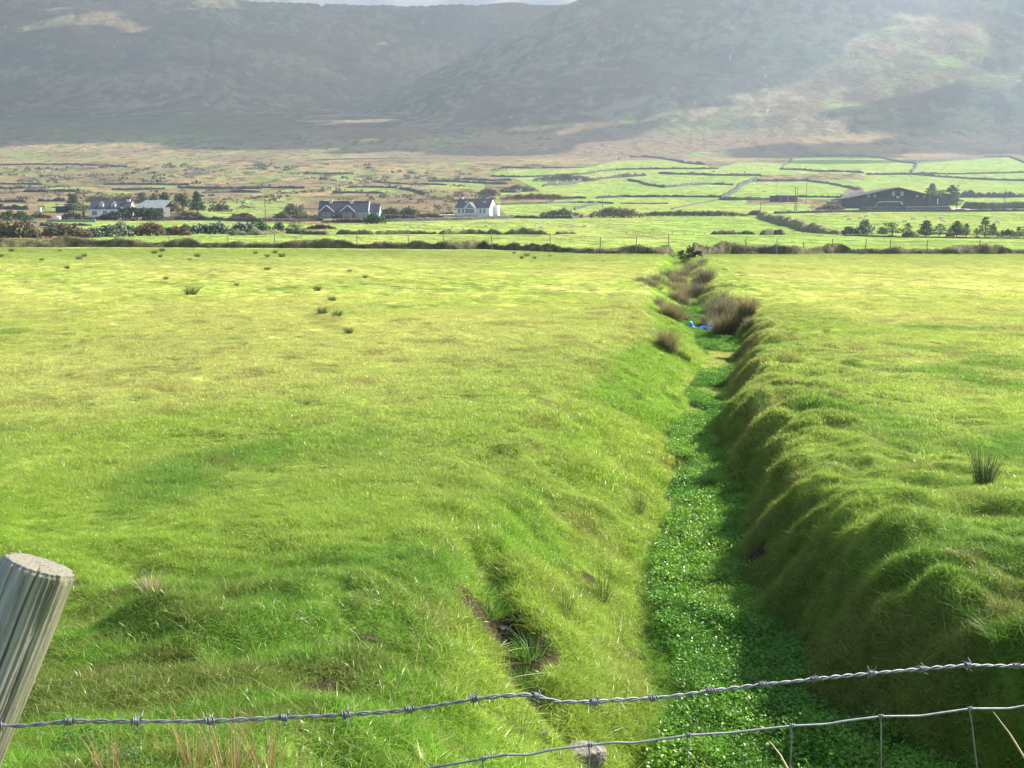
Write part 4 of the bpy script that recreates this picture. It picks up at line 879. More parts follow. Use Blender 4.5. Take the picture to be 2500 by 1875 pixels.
mb.build('roof', M_BARNR, H)
for x, z, w_, h in ((-40, 88, 22, 36), (24, 88, 22, 36), (-222, 80, 20, 20), (-176, 80, 20, 22), (136, 80, 20, 16), (190, 80, 18, 12)):
    mb = MB(); mb.box((x-w_/2+8)*u, (x+w_/2+8)*u, -.06, -.005, z*u, (z+h)*u); mb.build('clear_panel', M_CLEAR, H)
mb = MB(); mb.box(-11*u, 11*u, -.5, -.355, 74*u, 88*u); mb.build('sign_board', M_PALE, H)
mb = MB(); mb.prism([(-452*u, -1), (-399*u, -1), (-399*u, 60*u), (-452*u, 52*u)], 1, 18); mb.build('end_bay', M_BRNW, H)
mb = MB(); mb.box(292*u, 298*u, -.5, -.36, 28*u, 70*u); mb.build('downpipe', M_WHITE, H)
# silage clamp with white edge in front of the barn
g = gp(*c4(1165,508)); o_ = MB(); n = 24; W_ = 200*u
prof = []
vs = []; fs = []
for i in range(n+1):
    t = i/n; x = (t-.5)*W_; h = 3.1*min(1, t*5+.35)*min(1, (1-t)*9+.5)+random.uniform(-.12, .12)
    for a, b in ((-2.2, -.3), (-1.9, .7), (-1.2, 1.0), (1.2, 1.0), (2.2, -.3)): vs.append((x, a, h*b if b > 0 else -.4))
for i in range(n):
    for j in range(4): a = i*5+j; fs.append((a, a+5, a+6, a+1))
fs += [(0, 1, 2, 3, 4), (n*5+4, n*5+3, n*5+2, n*5+1, n*5)]
o_.add(vs, fs); clamp = o_.build('silage_clamp', M_PLAST, None, g); tag(clamp, 'low black sheeted mound with a white rim before the barn', 'silage clamp')
mb = MB(); mb.tube([Vector(vs[i*5+2])+Vector((0, -.05, .05)) for i in range(2, n, 1)], .08, 6); mb.build('white_cover_edge', M_WHITE, clamp)
# grey field shed
g = gp(*c4(277,452)); u = g.y/F*1.01/3.16; H = empty('field_shed', g, R(3)); tag(H, 'small flat roofed grey shed with a pale roof edge by two poles', 'shed')
mb = MB(); mb.box(0, 52*u, 0, 7, -.4, 47*u); mb.build('side_bay', M_BARN, H)
mb = MB(); mb.box(52*u, 188*u, .3, 7, -.4, 46*u); mb.build('wall', M_BARNW, H)
mb = MB(); poly_slab(mb, [(50*u, -.3, 50*u), (190*u, -.3, 50*u), (190*u, 7.3, 56*u), (50*u, 7.3, 56*u)], .5); mb.build('roof', M_TINR, H)
for x in (53, 115, 186): mb = MB(); mb.box((x-1.5)*u, (x+1.5)*u, .05, .28, -.4, 46*u); mb.build('column', M_PALE, H)
# long hedge wall, lane
wall('hedge', [c4(1735,503),c4(1900,506),c4(2212,503),(2580,506)], 3.0, 2.5, 'clipped thick hedge right of the lane mouth', 'hedge', M_TURFB, .12, group=None)
g = gp(*c4(1700,505)); 
def ribbon(name, pts, wd, mat, dz=.06):
    L = ground_line(pts, 3.0); P = np.array([[p.x, p.y] for p in L]); n = len(P); t = np.gradient(P, axis=0); t /= np.linalg.norm(t, axis=1)[:, None]; nr = np.stack([-t[:, 1], t[:, 0]], -1)
    V = []
    for k in np.linspace(-.5, .5, 5): q = P+nr*k*wd; V.append(np.stack([q[:, 0], q[:, 1], zt(q[:, 0], q[:, 1])+dz], -1))
    V = np.stack(V, 1); ix = np.arange(n*5).reshape(n, 5); qd = np.stack([ix[:-1, :-1], ix[1:, :-1], ix[1:, 1:], ix[:-1, 1:]], -1).reshape(-1, 4)
    o = link(name, npmesh(name, V, qd, np.full(len(qd), 4)), mat); tag(o, kind='structure'); return o
ribbon('lane', [c4(1640,498),c4(1700,500),c4(1735,508),c4(1800,518)], 5.0, M_PALE)
ribbon('drive', [c1(505,372),c1(600,380),c1(700,384),c1(790,382)], 4.0, noisy('blue_gravel', (.30, .32, .35), (.42, .44, .47), 2, .9))

# ------------------------------------------------------------------ trees, bushes, hedges
def foliage_mesh(name, blobs, nper, size, mat, seed=0, core=.62):
    r = np.random.default_rng(seed); V = []; n_all = 0; fi = []; T = []
    tv = []
    for (cx, cy, cz, rx, ry, rz) in blobs:
        n = max(20, int(nper*(rx*rz)/(1.0)))
        d = r.normal(0, 1, (n, 3)); d /= np.linalg.norm(d, axis=1)[:, None]; rad = r.random(n)**.33*(.8+.35*r.random(n))
        p = d*rad[:, None]*np.array([rx, ry, rz])+np.array([cx, cy, cz])
        a = r.normal(0, 1, (n, 3)); b = r.normal(0, 1, (n, 3)); a /= np.linalg.norm(a, axis=1)[:, None]; b /= np.linalg.norm(b, axis=1)[:, None]
        s = size*(.5+r.random(n))[:, None]
        tv.append(np.stack([p-a*s, p+b*s*.7, p+a*s, p-b*s*.7], 1)); T.append(np.repeat(r.random(n), 4))
    V = np.concatenate(tv).reshape(-1, 3); T = np.concatenate(T); n = len(V)//4
    me = npmesh(name, V, np.arange(n*4), np.full(n, 4)); a_ = me.attributes.new('tint', 'FLOAT', 'POINT'); a_.data.foreach_set('value', T.astype(np.float32)); me.materials.append(mat); return me
def bush(name, px, py, wpx, hpx, label, mat, cat='bush', group=None, depth=None, nb=None, seed=None, dens=85):
    g = gp(px, py); m = g.y/F; w_ = wpx*m; h = hpx*m; r = random.Random(int(px*3+py)); nb = nb or max(3, int(w_/h*3))
    bl = []
    for i in range(nb):
        x = (i+.5)/nb*w_*1.15-w_*.575+r.uniform(-.1, .1)*h; e = 1-(abs(x)/(w_/2+.01))**2.5*.5; hh = h*1.2*r.uniform(.72, 1.02)*e
        bl.append((x, r.uniform(-.3, .3)*h, hh*.5, max(w_/nb*.9, hh*.45), h*.5, hh*.55))
        bl.append((x+r.uniform(-.2, .2)*h, r.uniform(-.3, .3)*h, hh*.8, hh*.28, h*.3, hh*.24))
    me = foliage_mesh(name, bl, dens*(3.0/max(h, .8))**1.4, .11*h**.7+.04, mat, seed=int(px)); o = link(name, me, None, None, g); return tag(o, label, cat, group)
def tree(px, py, wpx, hpx, label, kind, mat, group=None, lean=0, seed=0):
    g = gp(px, py); m = g.y/F; w_ = wpx*m; h = hpx*m; r = random.Random(seed+int(px)); nm = {'conifer': 'conifer', 'round': 'round_tree', 'palm': 'cabbage_palm', 'loose': 'young_conifer', 'bare': 'bare_tree'}[kind]
    w_ *= 1.35 if group == 'trees round the white cottage' else 1.25; h *= .9; o = empty(nm, g); tag(o, label, 'tree', group); mb = MB(); bl = []
    if kind in ('conifer', 'loose'):
        mb.tube([(0, 0, -.3), (lean*h*.3, 0, h*.5), (lean*h, 0, h*.92)], [h*.035, h*.025, h*.008], 6)
        nt_ = 9 if kind == 'conifer' else 7
        for i in range(nt_):
            t = (i+.6)/nt_; z = h*(.10+.86*t); rr = w_*.5*((1-t)**.5*.95+.10)*r.uniform(.7, 1.15)
            for k in range(5):
                a = k/5*6.283+i*1.1+r.uniform(-.3, .3); q = rr*r.uniform(.6, 1.1)*(.72 if kind == 'loose' else .62)
                x, y = lean*z+q*math.cos(a), q*math.sin(a); bl.append((x, y, z+r.uniform(-.03, .06)*h, rr*.42, rr*.42, h*.05)); mb.tube([(lean*z, 0, z-h*.04), (x, y, z)], [h*.008, h*.004], 4, cap=False)
        bl.append((lean*h, 0, h*.95, w_*.05, w_*.05, h*.06))
        dens, sz = (110 if kind == 'conifer' else 70)*(5/h)**1.3*(2.2), .05*h**.8
    elif kind == 'palm':
        for k in range(4):
            a = k*1.6+.4; x, y = w_*.22*math.cos(a), w_*.22*math.sin(a); mb.tube([(0, 0, -.3), (x*.4, y*.4, h*.4), (x, y, h*r.uniform(.55, .75))], [h*.035, h*.025, h*.02], 6); bl.append((x*1.1, y, h*r.uniform(.62, .82), w_*.3, w_*.3, h*.18))
        dens, sz = 40, .05*h
    else:
        mb.tube([(0, 0, -.3), (0, 0, h*.35)], [h*.05, h*.035], 6)
        for k in range(9):
            a = r.uniform(0, 6.28); q = r.uniform(.1, .34)*w_; z = h*r.uniform(.32, .82); bl.append((q*math.cos(a), q*math.sin(a), z, w_*.2, w_*.2, h*.16)); mb.tube([(0, 0, h*.25), (q*math.cos(a), q*math.sin(a), z)], [h*.02, h*.006], 5, cap=False)
        dens, sz = 75*(5/h), .045*h
    mb.build('trunk', M_BARK, o)
    link('crown', foliage_mesh('crown', bl, dens, sz, mat, seed=int(px)+seed), None, o); return o
GB = 'trees round the white cottage'; GC = 'small conifers in a row at the right'
tree(*c1(620,305), 42, 48, 'dark spreading conifer left of the white cottage', 'conifer', F_CON, GB)
tree(*c1(706,338), 36, 40, 'pale green cabbage palm left of the cottage wall', 'palm', F_CORD, GB)
tree(*c1(905,335), 32, 40, 'pale green cabbage palm before the cottage dormers', 'palm', F_CORD, GB)
tree(*c1(1200,235), 34, 30, 'leftmost dark conifer behind the shed roof', 'conifer', F_CON, GB)
tree(*c1(1300,240), 24, 30, 'narrow dark conifer behind the middle of the shed roof', 'conifer', F_CON2, GB)
tree(*c1(1395,330), 42, 60, 'broad dark conifer at the right end of the shed', 'conifer', F_CON, GB)
tree(*c1(1545,310), 44, 56, 'tall rounded conifer, second from the right of the cottage trees', 'round', F_CON2, GB)
tree(*c1(1665,305), 34, 56, 'tall pointed dark conifer at the right end of the cottage trees', 'conifer', F_CON, GB)
tree(*c1(1500,330), 32, 40, 'bare brown leafless tree between the dark conifers', 'round', F_BRN, GB)
bush('dark_hedge', *c1(1165,374), 118, 34, 'big rounded dark hedge right of the white cottage', F_DARK, 'hedge', nb=6)
bush('clipped_hedge', *c1(110,388), 88, 26, 'rounded green hedge at the left edge', F_HEDGE, 'hedge', nb=6)
bush('clipped_hedge', *c1(330,358), 54, 12, 'low dark green hedge in the garden at left', F_HEDGE, 'hedge', nb=6)
bush('clipped_hedge', *c1(610,366), 58, 14, 'dark hedge before the left conifer', F_DARK, 'hedge', nb=6)
bush('garden_shrub', *c1(760,380), 30, 9, 'brown green shrub below the palm', F_OLV)
bush('garden_shrub', *c1(890,372), 46, 12, 'dark shrubs under the cottage windows', F_DARK)
bush('garden_shrub', *c1(1130,378), 12, 6, 'small rusty shrub below the dark hedge', F_RUST)
bush('scrub', *c1(1600,352), 60, 14, 'brown scrub right of the cottage trees', F_BRN)
bush('scrub', *c1(850,222), 60, 16, 'brown bare scrub rising behind the cottage roof', F_BRN)
bush('scrub', *c1(1040,225), 55, 17, 'olive brown scrub behind the cottage chimney', F_BRN)
bush('scrub', *c1(2050,362), 54, 13, 'dark reddish bush by the roadside wall', F_RUST)
bush('scrub', *c1(1860,300), 50, 16, 'brown scrub on the slope right of the tall conifers', F_BRN)
for x, y, w_, h, l, m in [(60,520,95,32,'bare olive bush at the far left above the turf bank',F_OLV),(190,520,85,34,'tall bare bush, second from the left above the turf bank',F_BRN),(300,518,34,16,'rusty low scrub between the two bare bushes at left',F_RUST),(540,520,90,30,'wide bare bush left of the white flowering scrub',F_BRN),(700,520,46,20,'rusty bush touching the white flowering scrub',F_RUST),
  (800,518,36,22,'white speckled shrub at the left start of the flowering scrub',F_WHT),(880,514,34,24,'dark gap shrub inside the flowering scrub',F_HEDGE),(985,510,54,33,'tallest white flowering shrub in the scrub row',F_WHT),(1110,505,50,26,'white flowering shrub left of the red brown scrub',F_WHT),(1265,505,62,30,'red brown scrub hump in the flowering row',F_RUST),
  (1400,500,42,16,'small white flowering shrub right of the red brown hump',F_WHT),(1500,500,56,20,'brown scrub in the middle of the flowering row',F_RUST),(1570,485,52,18,'white flowering shrub above the brown scrub',F_WHT),(1700,490,60,22,'broad white flowering shrub towards the right of the row',F_WHT),(1830,490,62,25,'white flowering shrub, last before the dark round bush',F_WHT),
  (1940,490,40,12,'low brown scrub under the right end of the flowering row',F_BRN),(2060,486,58,27,'dark green bush with white flowers at the right end of the row',F_WHT),(2170,478,44,27,'plain dark green bush at the very end of the row',F_LIT)]:
    bush('flowering_shrub' if m is F_WHT else 'scrub', *c1(x, y), w_, h, l, m, 'shrub', 'shrubs in the long row at left')
bush('round_bush', *c2(277,458), 23, 17, 'round dark bush left of the rounded tree', F_LIT); bush('round_bush', *c2(180,458), 14, 11, 'smallest round bush in the strip left of the bungalow', F_LIT)
tree(*c2(422,462), 44, 30, 'squat rounded dark green tree in the strip below the bungalow', 'round', F_LIT)
bush('garden_shrub', *c2(1095,402), 46, 23, 'rounded bright green bush at the right corner of the bungalow', F_LIT)
bush('garden_shrub', *c2(765,358), 18, 9, 'small pale bush at the front door of the bungalow', F_OLV)
bush('scrub', *c2(30,375), 24, 13, 'rusty round bush beside the road left of the bungalow', F_RUST)
bush('scrub', *c2(420,365), 48, 32, 'bare grey olive bush left of the bungalow', F_OLV); bush('scrub', *c2(300,368), 40, 16, 'low bare bush at the left of the grey olive one', F_OLV)
bush('scrub', *c2(540,380), 60, 14, 'dark brown scrub below the left end of the bungalow', F_OLV); bush('scrub', *c2(1380,350), 44, 22, 'bare grey bush between the bungalow and the white house', F_OLV)
bush('scrub', *c2(1230,330), 50, 16, 'low grey scrub right of the bungalow', F_OLV); bush('scrub', *c2(1300,368), 100, 12, 'long low dark scrub along the road right of the bungalow', F_OLV)
bush('scrub', *c2(1550,350), 60, 9, 'low dark scrub left of the ramp', F_OLV); bush('scrub', *c2(1720,332), 26, 8, 'dark scrub touching the left wall of the white house', F_DARK)
bush('scrub', *c2(880,395), 120, 9, 'rough olive brambles on the slope below the bungalow', F_OLV); bush('scrub', *c2(640,445), 60, 9, 'tan brambles at the tip of the lawn green strip', F_BRN)
bush('thorn_hedge', *c3(615,592), 90, 20, 'dark thorn hedge, the shorter of the pair by the road', F_OLV, 'hedge'); bush('scrub', *c3(485,575), 11, 9, 'tiny round bush left of the shorter thorn hedge', F_OLV)
bush('thorn_hedge', *c3(1060,590), 118, 22, 'reddish dark thorn hedge, the longer of the pair by the road', F_BRN, 'hedge'); bush('thorn_hedge', *c3(1650,578), 245, 12, 'long even green hedge running right from the reddish one', F_OLV, 'hedge')
bush('scrub', *c3(430,445), 150, 12, 'rusty bracken patch right of the white house roof', F_RUST); bush('scrub', *c3(280,385), 80, 14, 'grey scrub on the left wall of the green fields', F_OLV)
bush('scrub', *c3(40,420), 50, 18, 'grey scrub right above the white house', F_OLV); bush('scrub', *c3(640,300), 130, 14, 'dark scrub on the tumbled wall in the green fields', F_OLV)
tree(*c4(1498,420), 36, 37, 'left windswept conifer behind the barn', 'conifer', F_CON2, lean=.02); tree(*c4(1585,440), 36, 32, 'middle low conifer behind the right end of the barn', 'round', F_CON2); tree(*c4(1655,470), 44, 50, 'right windswept conifer at the corner of the barn', 'conifer', F_CON2, lean=-.03)
bush('scrub', *c4(1665,480), 26, 14, 'bright bush under the right barn conifer', F_LIT); bush('scrub', *c4(720,520), 60, 16, 'tangled tan scrub left of the barn', F_BRN)
for (x, y, w_, h, kd, m, l) in [(1195,722,54,43,'round',F_CON,'widest dark conifer in the row, its crown spread to both sides'),(1120,706,32,20,'conifer',F_CON,'low dark conifer at the left foot of the widest one'),(1312,716,28,35,'loose',F_CON2,'slim conifer touching the right side of the widest one'),(1455,722,48,44,'conifer',F_CON,'pointed dense dark conifer with skirt of low branches'),
   (1560,718,42,34,'loose',F_CON2,'open V shaped young tree right of the pointed conifer'),(1690,722,46,43,'conifer',F_CON,'dark two topped conifer near the middle of the row'),(1765,722,22,36,'loose',F_CON2,'narrow upright conifer right of the two topped one'),(1843,718,16,22,'loose',F_OLV,'thin leafless sapling alone in the row'),
   (1910,730,38,56,'loose',F_CON2,'tallest open conifer in the row'),(1973,718,22,34,'conifer',F_CON,'small dark conifer right behind the tallest one'),(2175,730,30,30,'loose',F_CON2,'small conifer near the right edge with a bare stem')]:
    tree(*c4(x, y), w_, h, l, kd, m, GC)
tree(2512, 580, 40, 38, 'dark conifer cut by the right edge', 'conifer', F_CON, GC)
bush('scrub', *c4(1330,726), 34, 14, 'low grey scrub between the widest and the pointed conifer', F_OLV); bush('scrub', *c4(2080,724), 42, 19, 'grey brush near the right edge of the conifer row', F_OLV); bush('scrub', *c4(1640,724), 18, 12, 'small dry brush left of the two topped conifer', F_OLV)
bush('flowering_shrub', *c4(868,708), 34, 20, 'smaller white flecked shrub at the foot of the grassy bank', F_WHT); bush('flowering_shrub', *c4(978,710), 36, 32, 'taller dark shrub with white flecks right of the grassy bank', F_WHT)
def moor_scrub():
    n = 1500; V = []; bl = []
    px = rng.uniform(-60, 1240, n); py = rng.uniform(400, 520, n)
    a = (px-CX)/F; b = (CY-py)/F; k = cp+b*sp_
    # rows -> depth by table of the smooth terrain
    Yt = np.exp(np.linspace(math.log(300), math.log(1600), 500)); zz = np.interp(np.log(Yt+45), _lg, _zs); rr = slope_row(zz, Yt)
    Y = np.interp(-py, -rr[::1], Yt); X = a/k*Y; z = zt(X, Y)
    u_, r_ = pix(X, Y, z); keep = (fbm(X/30, Y/45, 3, 333) > .08)&~inpoly(u_, r_, FIELDS)&(z > -50)
    X, Y, z = X[keep], Y[keep], z[keep]
    r = np.random.default_rng(5); tv = []; T = []
    for x, y, zz_ in zip(X, Y, z):
        s = y/900*r.uniform(.5, 1.6); m = 14; d = r.normal(0, 1, (m, 3)); d[:, 2] = abs(d[:, 2]); d /= np.linalg.norm(d, axis=1)[:, None]
        p = d*np.array([s*2.2, s*1.2, s*1.1])+np.array([x, y, zz_]); A = r.normal(0, .45, (m, 3))*s; Bv = r.normal(0, .45, (m, 3))*s; tv.append(np.stack([p-A, p+Bv, p+A, p-Bv], 1)); T.append(np.repeat(r.random(m), 4))
    V = np.concatenate(tv).reshape(-1, 3); T = np.concatenate(T); n = len(V)//4; me = npmesh('heather', V, np.arange(n*4), np.full(n, 4)); a_ = me.attributes.new('tint', 'FLOAT', 'POINT'); a_.data.foreach_set('value', T.astype(np.float32))
    o = link('heather', me, folmat('grey_heather', (.115, .10, .065))); tag(o, 'grey brown heather and gorse scattered over the moor', 'scrub', kind='stuff')
moor_scrub()

# ------------------------------------------------------------------ rush tufts of the near field (individuals)
def rush_mesh(n, h, rad, mat, seed, w_=.006, name='rush_tuft', lean=.55): return blades(n, rad, h*.55, h, w_, lean, 3, .35, mat, name, upfan=True, seed=seed)
RU = [rush_mesh(160, .45, .16, F_RUSH, s, .012) for s in (1, 2, 3)]
def rush(px, py, hpx, label, src=None, loc=None):
    g = gp(px, py) if loc is None else loc; s = hpx*1.25/F*g.y/.42; o = bpy.data.objects.new('rush_tuft', (src or RU[int(px) % 3])); C.objects.link(o); o.location = g; o.scale = (s*1.1, s*1.1, s); o.rotation_euler = (0, 0, random.uniform(0, 6)); return tag(o, label, 'rush tuft', 'rush tufts scattered over the near field')
def cL(x, y): return (x/2.37, 600+y/2.37)
for x, y, h, l in [(1107,285,24,'largest dark rush tuft on the left of the field, standing alone'),(1835,262,14,'small rush tuft above the group of four at centre left'),(1922,320,14,'dense rush tuft second in the descending line of five'),(1865,396,18,'rush tuft with a pale stalk on its left'),(1950,410,17,'rush tuft just right of the one with the pale stalk'),(2018,508,16,'wide low rush tuft, lowest of the descending line of five'),
   (1545,142,10,'rush tuft alone below the far pair at top centre'),(1630,66,11,'darkest tuft of the far trio at top centre'),(1590,44,9,'small tuft just above the darkest of the far trio'),(1546,66,8,'pale tuft left of the darkest of the far trio'),(1478,48,8,'tuft at the left end of the far trio'),(1140,66,10,'far tuft straight above the largest one'),(1098,84,6,'faint tuft lower left of the far tuft above the largest one'),
   (935,34,11,'topmost tuft of the far left trio'),(893,46,10,'left tuft of the far left trio'),(928,66,8,'lowest tuft of the far left trio'),(487,64,9,'right tuft of the pair at far left'),(456,80,10,'left tuft of the pair at far left'),(387,132,9,'pale tuft below the pair at far left'),(241,86,7,'faint low tuft further left than the pair'),(65,34,9,'far tuft close to the left edge'),(4,66,9,'far tuft cut by the left edge'),(348,34,6,'tiny far tuft left of the far left trio'),
   (2022,152,8,'small pale tuft far right of the lone one'),(2112,186,8,'faint tuft near the middle, right of the small pale one'),(960,196,8,'faint pale tuft upper left of the largest one'),(1370,232,8,'flat pale tuft right of the largest one')]:
    rush(*cL(x, y), h, l)
for x, y, h, l in [(345,898,9,'darkest tuft of the group of four near the far bank'),(305,916,8,'left tuft of the group of four near the far bank'),(405,918,7,'right tuft of the group of four near the far bank'),(245,876,6,'tiny upper tuft of the group of four near the far bank'),(527,902,6,'tuft right of the group of four near the far bank')]: rush(*c3(x, y), h, l)
big = rush_mesh(170, .5, .08, F_RUSH, 9, .0055, lean=.22); r0 = rush(2402, 1190, 84, 'tall dark green upright rush clump at the right of the near field', big)
t_ = rush_mesh(80, .5, .06, F_RUSH, 12, .0035, lean=.5)
for px, py, h, l in [(1560,1255,60,'thin arching rush on the left slope of the ditch'),(1560,980,28,'small rush on the upper left slope of the ditch'),(1380,1500,75,'sparse brownish rush on the near left slope'),(1470,1468,90,'dark sparse rush right of the brownish one'),(1265,1815,95,'green rush standing just above the lower wire'),(1620,955,24,'low tuft at the foot of the left ditch slope')]:
    o = rush(px, py, h, l, t_); o['group'] = 'rushes on the slope of the ditch'; o.scale.x *= .8
# dry tussock with shadow left and other dry clumps near the fence
dry = rush_mesh(150, .42, .08, F_STRAW, 14, .0065, 'dry_grass_tuft', .45)
def place(name, me, px, py, hpx, label, cat, group=None, href=.42, rz=None):
    g = gp(px, py); s = hpx/F*g.y/href; o = bpy.data.objects.new(name, me); C.objects.link(o); o.location = g; o.scale = (s, s, s); o.rotation_euler = (0, 0, random.uniform(0, 6) if rz is None else rz); return tag(o, label, cat, group)
place('dry_grass_tuft', dry, 370, 1455, 82, 'pale straw coloured dry tuft right of the fence post', 'grass tuft')
sor = blades(46, .13, .35, .75, .0075, .35, 4, .25, F_SORR, 'dry_stalks', upfan=True, seed=31); SG = 'rusty stalks at the lower left'
for px, py, h, l in [(560,1900,190,'thick clump of rusty stalks at the lower left of the frame'),(650,1885,170,'rusty stalk clump right of the thick one'),(470,1880,150,'rusty stalk clump left of the thick one'),(265,1890,130,'thin rusty stalks beside the leaning post'),(720,1900,110,'short tan stalks at the right end of the rusty clumps'),(600,1800,90,'sparse stalks higher up behind the thick clump')]:
    place('dry_stalks', sor, px, py, h, l, 'dry plant', SG, .6)
fern = leaves(240, .2, .22, .016, F_FERN, 'nettle_patch', 5, False)
place('nettle_patch', fern, 190, 1850, 70, 'dark leafy weed patch beside the foot of the post', 'weed', href=.22); place('nettle_patch', fern, 300, 1872, 60, 'leafy weed patch right of the darker one near the post', 'weed', href=.22)
lus = blades(260, .16, .10, .24, .0045, .8, 3, .6, F_LUSH, 'lush_tuft', upfan=True, seed=33)
for px, py, h, l in [(2450,1560,75,'lush dark green tuft on the near right bank corner'),(2380,1500,60,'lush tuft left of the dark one on the right bank corner'),(1295,1600,70,'bright tuft beside the bare soil scar'),(1275,1670,66,'bright tuft just below the bare soil scar'),(1190,1500,70,'bright tuft above the bare soil scar'),(2480,1640,70,'shaded lush tuft at the right edge'),(1180,1450,50,'small tuft topping the little gully')]:
    place('lush_tuft', lus, px, py, h, l, 'grass tuft', 'lush tufts near the ditch', .26)

# ------------------------------------------------------------------ brush in the far part of the ditch
def brush(px, py, wpx, hpx, label, mat, n=700, name='dry_brush', stand=.35):
    g = gp(px, py); m = g.y/F; w_ = wpx*m/2*1.3; h = hpx*m*1.2
    r = np.random.default_rng(int(px+py)); nk = 9; parts = []
    VV = []; FI = []; CT = []; TT = []; nv = 0
    for k in range(nk):
        a = r.uniform(0, 6.28); q = w_*.8*math.sqrt(r.random()); dx, dy = q*math.cos(a), q*math.sin(a)*.7; hk = h*1.15*(1-.55*(q/w_)**1.5)*r.uniform(.6, 1.05)
        b = blades(max(30, int(n*1.5/nk)), w_*.32, hk*.35, hk, .0075*max(h, .8)+.003, stand*1.5, 3, .3, None, 'tmp', upfan=True, seed=int(px)+k*31)
        v = np.empty(len(b.vertices)*3, np.float32); b.vertices.foreach_get('co', v); v = v.reshape(-1, 3)+np.array([dx, dy, gz(g.x+dx, g.y+dy)-g.z]); f = np.empty(len(b.loops), np.int32); b.loops.foreach_get('vertex_index', f); c_ = np.empty(len(b.polygons), np.int32); b.polygons.foreach_get('loop_total', c_); t_ = np.empty(len(b.vertices), np.float32); b.attributes['tint'].data.foreach_get('value', t_)
        VV.append(v); FI.append(f+nv); CT.append(c_); TT.append(t_); nv += len(v); bpy.data.meshes.remove(b)
    me = npmesh(name, np.concatenate(VV), np.concatenate(FI), np.concatenate(CT)); a_ = me.attributes.new('tint', 'FLOAT', 'POINT'); a_.data.foreach_set('value', np.concatenate(TT)); me.materials.append(mat)
    o = link(name, me, None, None, g); return tag(o, label, 'brush', 'dry brush growing in the ditch')
brush(*c5(640,880), 55, 48, 'brown rush brush on the left lip above the blue sack', F_DRYR, 900); brush(*c5(475,740), 22, 42, 'narrow brush at the left shoulder of the ditch', F_DRYG, 300); brush(*c5(760,900), 22, 34, 'thin brush sliding down to the left of the blue sack', F_DRYR, 300)
brush(*c5(570,1195), 42, 56, 'isolated russet rush clump on the left slope of the ditch', F_DRYR, 800); brush(*c5(720,1290), 40, 26, 'low sparse rush right under the russet clump', F_RUSH, 260)
brush(*c5(1100,960), 60, 70, 'big purple brown brush right of the blue sack, left half', F_DRYG, 1300); brush(*c5(1280,960), 72, 78, 'big purple brown brush right of the blue sack, right half', F_DRYR, 1500); brush(*c5(1180,820), 62, 56, 'purple brush rising behind the big pair', F_DRYG, 900)
brush(*c5(1400,960), 40, 22, 'rusty brush hanging over the right bank', F_DRYR, 400)
brush(*c5(330,480), 60, 22, 'low purple brush left of the ditch farther away', F_DRYG, 500); brush(*c5(520,510), 50, 36, 'purple brown brush in the bend of the ditch', F_DRYG, 700); brush(*c5(680,560), 42, 34, 'russet brush in the middle of the bend', F_DRYR, 500)
brush(*c5(740,420), 38, 32, 'round purple brush at the far narrow of the ditch', F_DRYG, 600); brush(*c5(920,520), 52, 44, 'dark purple brush on the right lip farther away', F_DRYG, 900); brush(*c5(830,640), 44, 32, 'pale purple brush before the dark one', F_DRYG, 500); brush(*c5(840,760), 44, 34, 'green brown leafy brush in the ditch bottom', F_RUSH, 500)
brush(*c5(930,270), 34, 20, 'pale brush by the gap in the turf bank', F_DRYG, 400)
for x, y, w_, h, l, m_ in [(600,440,46,30,'faded brush on the left bend of the ditch',F_DRYG),(420,520,44,20,'low faded brush left of the bend',F_DRYG),(680,480,40,30,'pale brush between the bend and the far narrow',F_DRYR),(740,620,40,40,'tall tawny brush in the middle of the ditch bend',F_DRYR),(880,600,44,34,'dusky brush under the right lip',F_DRYG),(700,700,44,44,'tawny brush above the blue sack on the left',F_DRYR),(960,440,40,30,'dusky brush on the far right lip',F_DRYG),(860,330,40,26,'faded brush in the far throat of the ditch',F_DRYG),(1080,720,50,34,'dusky brush behind the big pair, nearer the lip',F_DRYG),(1380,860,44,40,'brush at the right end of the big pair',F_DRYR),(560,800,46,44,'dense brown brush left of the tall left lip',F_DRYR)]: brush(*c5(x, y), w_, h, l, m_, 600)
bush('bramble', *c5(800,235), 42, 32, 'dark bramble filling the gap in the turf bank', F_DARK, 'bramble', dens=60); bush('bramble', *c5(1000,170), 60, 14, 'grey bramble on the turf bank right of the gap', F_OLV, 'bramble', dens=50)

